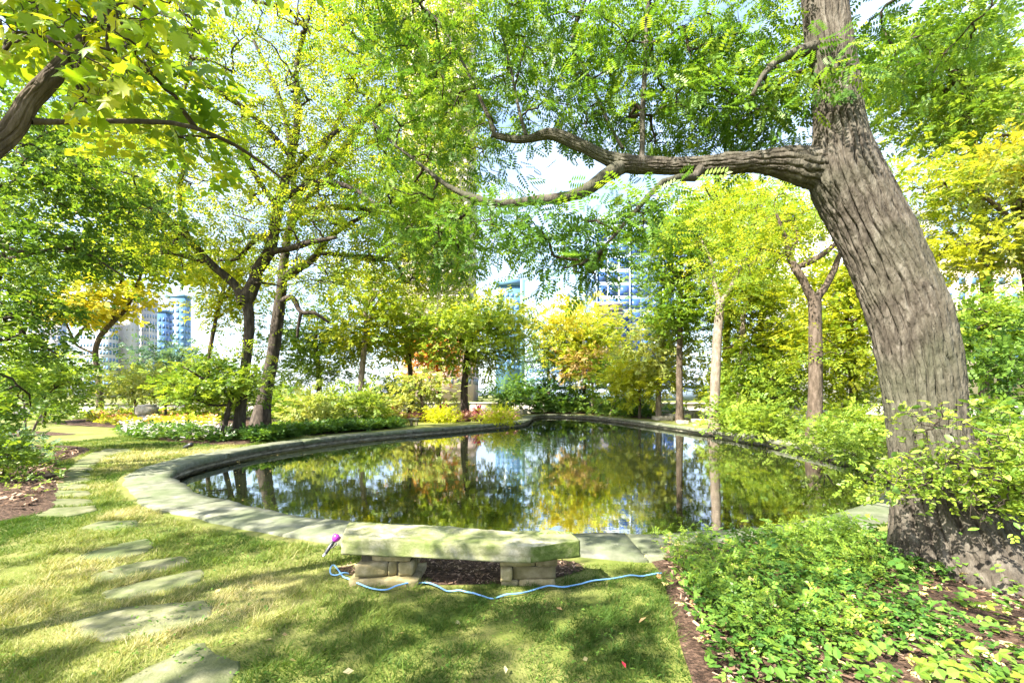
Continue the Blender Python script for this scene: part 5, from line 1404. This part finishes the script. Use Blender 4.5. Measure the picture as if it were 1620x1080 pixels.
patch('lawn_weeds', 'small clover and broadleaf weeds dotted through the lawn', [(-4.6, 3.6), (-2.8, 2.3), (0.9, 2.3), (1.1, 3.4), (0.6, 3.5), (-2.4, 4.6), (-4.6, 5.6), (-6.4, 6.2)], 2600, 0.02, 'cover', 'trifoliate', 0.016, 216, cat='weeds', clump=0.50, zoff=0.015, tmean=0.8)

# mulch chips scattered on the right bed
def litter(name, label, poly, n, mat, size, seed, z=0.03):
    r = np.random.default_rng(seed); poly = np.asarray(poly, float); lo, hi = poly.min(0), poly.max(0)
    xy = r.uniform(lo, hi, (n * 3, 2)); xy = xy[poly_mask(xy, poly)][:n]; m = len(xy)
    a = r.uniform(0, 2 * math.pi, m); L = size * r.uniform(.5, 1.6, m); W = L * r.uniform(.15, .4, m)
    dv = np.column_stack([np.cos(a), np.sin(a), r.normal(0, .25, m)]); sd = np.column_stack([-np.sin(a), np.cos(a), r.normal(0, .3, m)])
    c = np.column_stack([xy, z + r.uniform(0, 0.02, m)])
    V = np.stack([c - dv * L[:, None] - sd * W[:, None], c + dv * L[:, None] - sd * W[:, None], c + dv * L[:, None] + sd * W[:, None], c - dv * L[:, None] + sd * W[:, None]], 1).reshape(-1, 3)
    tag(link(name, npmesh(name, V, [np.arange(4 * m).reshape(-1, 4)], np.repeat(r.uniform(0, 1, m), 4)), mat), label, 'mulch', kind='stuff')
LM['chip'] = leafmat('wood_chip', [(0.03, 0.018, 0.012), (0.12, 0.075, 0.05), (0.30, 0.21, 0.15)], 0.05, tboost=(1, 1, 1), rough=0.9, spec=0.1)
litter('bark_chips', 'brown bark chips on the right bed', [(1.5, 4.5), (1.1, 2.4), (1.2, 1.8), (5.5, 1.9), (6.5, 5.0), (3.0, 4.7)], 9000, LM['chip'], 0.024, 301, 0.115)
litter('bark_chips', 'dark bark chips on the bare soil beneath the bench', [tuple(q) for q in pl], 1300, LM['chip'], 0.014, 302, 0.02)
litter('bark_chips', 'dark bark chips on the left bed', [(-6.8, 6.2), (-8.8, 8.8), (-10.8, 10.5), (-12.8, 13.3), (-17, 13.5), (-12, 6)], 3000, LM['chip'], 0.05, 303, 0.06)

# leaves floating on the pond and fallen on the lawn
r = np.random.default_rng(71)
n = 2600
xy = np.column_stack([r.uniform(-8, 9, n), r.uniform(5.4, 26, n)]); keep = in_pond(xy, -0.1)
dens = fbm(np.column_stack([xy * 0.5, np.zeros(n)]), 72, 4); keep &= r.uniform(0, 1, n) < np.clip((dens - 0.47) * 7, 0.04, 1)
xy = xy[keep]; n = len(xy)
a = r.uniform(0, 6.28, n); L = r.uniform(0.012, 0.035, n)
dv = np.column_stack([np.cos(a), np.sin(a)]) * L[:, None]; sd = np.column_stack([-np.sin(a), np.cos(a)]) * (L * 0.5)[:, None]
V = np.stack([np.column_stack([q, np.full(n, WZ + 0.004)]) for q in (xy - dv, xy + sd, xy + dv, xy - sd)], 1).reshape(-1, 3)
tag(link('floating_leaves', npmesh('floating_leaves', V, [np.arange(4 * n).reshape(-1, 4)], np.repeat(r.uniform(0, 1, n), 4)), LM['fallen']), 'small fallen leaves floating on the pond', 'leaves', kind='stuff')
fl_positions = [(430, 1010), (455, 1003), (470, 1045), (262, 1000), (300, 860), (720, 985), (640, 1000), (930, 1040), (880, 960), (1010, 985), (560, 1060), (180, 905), (800, 1065), (350, 930)]
DRY = ['leftmost of three dry leaves on the lawn below the hose', 'middle one of three dry leaves on the lawn below the hose', 'lowest of three dry leaves on the lawn near the bottom left',
       'dry leaf beside the second nearest stepping stone', 'dry leaf on the grass near the rim left of the bench', 'dry leaf below the middle of the hose', 'dry leaf on the grass below the left pier',
       'dry leaf nearest the red leaf', 'dry leaf just below the right pier', 'dry leaf beside the mulch edge of the right bed', 'dry leaf at the bottom edge left of centre',
       'dry leaf between the middle stepping stones', 'dry leaf at the bottom edge right of centre', 'dry leaf right of the third stepping stone']
M['fallen_obj'] = objleafmat('dry_leaf', [(0.34, 0.26, 0.10), (0.45, 0.38, 0.20), (0.30, 0.18, 0.08)], 0.25, (1, 1, 1))
fm = npmesh('fallen_leaf', [(0, 0, 0), (.5, .28, .10), (1, 0, .05), (.5, -.28, .14), (.5, 0, -.02)], [np.array([[0, 4, 1], [1, 4, 2], [2, 4, 3], [3, 4, 0]])]); fm.materials.append(M['fallen_obj'])
for i, (px, py) in enumerate(fl_positions):
    o = bpy.data.objects.new('fallen_leaf', fm); COL.objects.link(o)
    q = G(px, py, 0.03); o.location = q; s_ = r.uniform(0.045, 0.075); o.scale = (s_, s_, s_); o.rotation_euler = (r.normal(0, .4), r.normal(0, .4), r.uniform(0, 6.28))
    tag(o, DRY[i], 'leaf', 'dry leaves on the lawn')
fr_ = fm.copy(); fr_.materials.clear(); fr_.materials.append(plain('red_leaf', (0.55, 0.03, 0.05), 0.5))
o = bpy.data.objects.new('fallen_leaf', fr_); COL.objects.link(o); o.location = G(990, 1056, 0.04); o.scale = (0.05, 0.05, 0.05); o.rotation_euler = (0.3, -0.3, 1.9)
tag(o, 'single red leaf on the lawn in the right foreground', 'leaf')

# ------------------------------------------------------------------ foreground shrub in front of the trunk, with single leaves
OVL = objleafmat('shrub_leaf', [(0.07, 0.14, 0.025), (0.14, 0.22, 0.04), (0.27, 0.32, 0.06)], 0.42)
ov = npmesh('leaf', [(0, 0, 0), (.22, .20, .03), (.55, .27, .04), (.85, .15, .0), (1, 0, -.06), (.85, -.15, .0), (.55, -.27, .04), (.22, -.20, .03), (.5, 0, -.02), (-.18, .012, -.02), (-.18, -.012, -.02)],
            [np.array([[0, 8, 1], [1, 8, 2], [2, 8, 3], [3, 8, 4], [4, 8, 5], [5, 8, 6], [6, 8, 7], [7, 8, 0], [9, 10, 0]])]); ov.materials.append(OVL)
fs = shrub('foreground_shrub', 'yellow-green leafy shrub spreading across the foot of the leaning trunk', [(1480, 745, 3.55, 80, 32, 0.22, 19), (1570, 770, 3.5, 70, 44, 0.25, 26), (1570, 700, 3.55, 60, 22, 0.22, 10), (1405, 760, 3.6, 46, 30, 0.18, 10), (1650, 740, 3.4, 60, 60, 0.3, 18), (1480, 655, 3.6, 50, 14, 0.1, 3)],
    dict(mat='mid', tpl='leafy', size=0.085, per=9, cr=0.11, tmean=0.85), seed=141, base=(4.35, 3.35, 0), stems=6)
rng = np.random.default_rng(142)
sp = []
for i in range(295):
    b = [(1470, 740, 70, 40), (1570, 765, 70, 55), (1560, 690, 70, 26), (1410, 770, 40, 28), (1470, 655, 50, 24), (1640, 740, 50, 60)][rng.choice(6, p=[.24, .3, .14, .12, .08, .12])]
    px, py = rng.normal(b[0], b[2] * .6), rng.normal(b[1], b[3] * .6)
    p_ = P(px, py, rng.uniform(3.2, 3.62))
    o = bpy.data.objects.new('leaf', ov); COL.objects.link(o); o.parent = fs
    o.location = Vector(p_) - fs.location
    s_ = rng.uniform(0.035, 0.085); o.scale = (s_, s_, s_)
    o.rotation_euler = (rng.normal(0, .45), rng.normal(0.1, .4), rng.uniform(0, 6.28)); sp.append(p_)

bb = np.array([4.35, 3.35, 0.0])
nd = [bb + (P(a_, b_, 3.5) - bb) * t_ for a_, b_ in ((1470, 740), (1570, 770), (1560, 690), (1410, 770), (1470, 660), (1640, 740)) for t_ in np.linspace(0.15, 0.95, 9)]
link('twigs', twigmesh('twigs', grow(nd, np.array(sp), rng, 0.04, 0.0018, 0.008)), M['twig'], fs)['kind'] = 'stuff'

# big lobed leaf standing up at the bottom edge
pl_ = empty('leafy_weed', tuple(G(1385, 1100)[:2]) + (0,)); tag(pl_, 'small plant with rounded bright leaves on upright stalks at the bottom edge', 'plant')
rng = np.random.default_rng(17)
for px, py, sz in ((1380, 1030, 0.085), (1350, 1060, 0.07), (1400, 1075, 0.07), (1320, 1050, 0.06), (1365, 1085, 0.06), (1330, 1015, 0.05)):
    t_ = P(px, py, 2.62); b = np.array([pl_.location.x, 2.62, 0.08]) + rng.normal(0, .02, 3)
    V, Fc = tube(catmull([b, (b + t_) / 2 + [0.01, 0, .02], t_], 7), np.full(7, 0.003), 5); st = link('stalk', npmesh('stalk', V, Fc), OVL, pl_)
    th = np.linspace(0, 2 * math.pi, 14, endpoint=False); R_ = sz * .5 * (1 - .35 * np.exp(-((th - math.pi) / .5) ** 2))
    V = np.column_stack([t_[0] + np.cos(th) * R_, t_[1] + np.sin(th) * R_ * .75, t_[2] + np.sin(th) * R_ * .5 + 0.006 * np.cos(th * 4)])
    V = np.vstack([V, t_ - [0, 0, .006]]); j = np.arange(14)
    link('leaf', npmesh('leaf', V, [np.stack([j, (j + 1) % 14, np.full(14, 14)], -1)]), OVL, pl_)

# ------------------------------------------------------------------ rocks, pedestal, small bench, spotlight
def boulder(px, py, d, w_px, h_px, dep, label, seed, name='rock', group='ledge rocks on the right bank', z0=None):
    w_, h_ = w_px * d / F, h_px * d / F
    x = (px - 810) * d / F
    r = np.random.default_rng(seed); sk = r.uniform(-.15, .15, 8) * w_ * .4
    V, Q = rough_block([(x - w_ / 2 + sk[0], d + sk[1] * .3), (x + w_ / 2 + sk[2], d + sk[3] * .3), (x + w_ / 2 + sk[4], d + dep), (x - w_ / 2 + sk[5], d + dep)], 0 if z0 is None else z0, (0 if z0 is None else z0) + h_, seed, 8, min(w_, h_) * 0.10)
    o = link(name, npmesh(name, V, [Q]), M['rock']); tag(o, label, 'rock', group)
    return o
boulder(1052, 655, 29, 30, 7, 0.9, 'flat rock ledge at the left of the right bank group', 401, z0=-.03)
boulder(1078, 653, 30, 34, 9, 0.9, 'long flat rock ledge in the middle of the right bank group', 402, z0=0)
boulder(1060, 648, 31.5, 40, 12, 0.9, 'raised flat rock behind the two front ledges', 403, z0=0)
boulder(1098, 650, 31, 26, 13, 0.8, 'blocky pale rock at the right of the right bank group', 404, z0=0)
boulder(1082, 660, 25.5, 16, 6, 0.5, 'small pale stone on the grass before the ledges', 405, z0=-.03)
boulder(1112, 655, 27, 30, 6, 0.6, 'low rock slab beside the sunlit bank trunk', 406, z0=-.03)
boulder(667, 645, 31, 17, 8, 0.6, 'grey boulder among the coleus', 407, group='boulders', z0=0.1)
boulder(818, 640, 37.5, 22, 9, 0.7, 'pale boulder at the pond head left of the shrubs', 408, group='boulders', z0=-.02)
boulder(832, 642, 38.6, 18, 8, 0.7, 'pale boulder at the pond head beside the first one', 409, group='boulders', z0=-.02)
boulder(610, 640, 30, 16, 8, 0.6, 'dark boulder under the pale flowering shrub', 410, group='boulders', z0=0.05)

ped = empty('stone_pedestal', ((233 - 810) * 25 / F, 25, 0)); tag(ped, 'square grey stone pedestal in the left flower garden', 'pedestal')
px_ = (234 - 810) * 25 / F
link('base', boxmesh('base', px_ - .34, px_ + .34, 24.7, 25.2, -.05, 0.55), M['parapet'], ped)
link('block', boxmesh('block', px_ - .42, px_ + .42, 24.62, 25.28, 0.56, 1.0), M['rock'], ped)
link('cap', boxmesh('cap', px_ - .34, px_ + .34, 24.7, 25.2, 1.0, 1.12), M['parapet'], ped)

sb = empty('small_stone_bench', ((655 - 810) * 24.0 / F, 24.0, 0)); tag(sb, 'small stone bench on the promontory lawn near the rim', 'bench')
xb = (655 - 810) * 24.0 / F
V, Q = rough_block([(xb - .27, 23.8), (xb + .27, 23.8), (xb + .27, 24.2), (xb - .27, 24.2)], 0.30, 0.42, 420, 7, 0.012); link('slab', npmesh('slab', V, [Q]), M['bench'], sb)
for sx in (-0.13, 0.13):
    V, Q = rough_block([(xb + sx - .07, 23.88), (xb + sx + .07, 23.88), (xb + sx + .07, 24.12), (xb + sx - .07, 24.12)], -0.03, 0.305, 421, 5, 0.008); link('pier', npmesh('pier', V, [Q]), M['pier'], sb)

spx = G(297, 711)
sp_ = empty('garden_spotlight', (spx[0], spx[1], 0)); tag(sp_, 'small dark spotlight on the lawn where the rim meets the flower border', 'spotlight')
V, Fc = tube(np.array([[spx[0], spx[1], -.05], [spx[0], spx[1], .08]]), [0.015, 0.012], 8); link('spike', npmesh('spike', V, Fc), M['blackp'], sp_)
hd = np.array([[spx[0] - .14, spx[1], .06], [spx[0] - .05, spx[1], .09], [spx[0] + .04, spx[1], .13], [spx[0] + .13, spx[1], .165]])
V, Fc = tube(hd, [0.02, 0.05, 0.06, 0.07], 12); link('lamp_head', npmesh('lamp_head', V, Fc, smooth=True), M['blackp'], sp_)
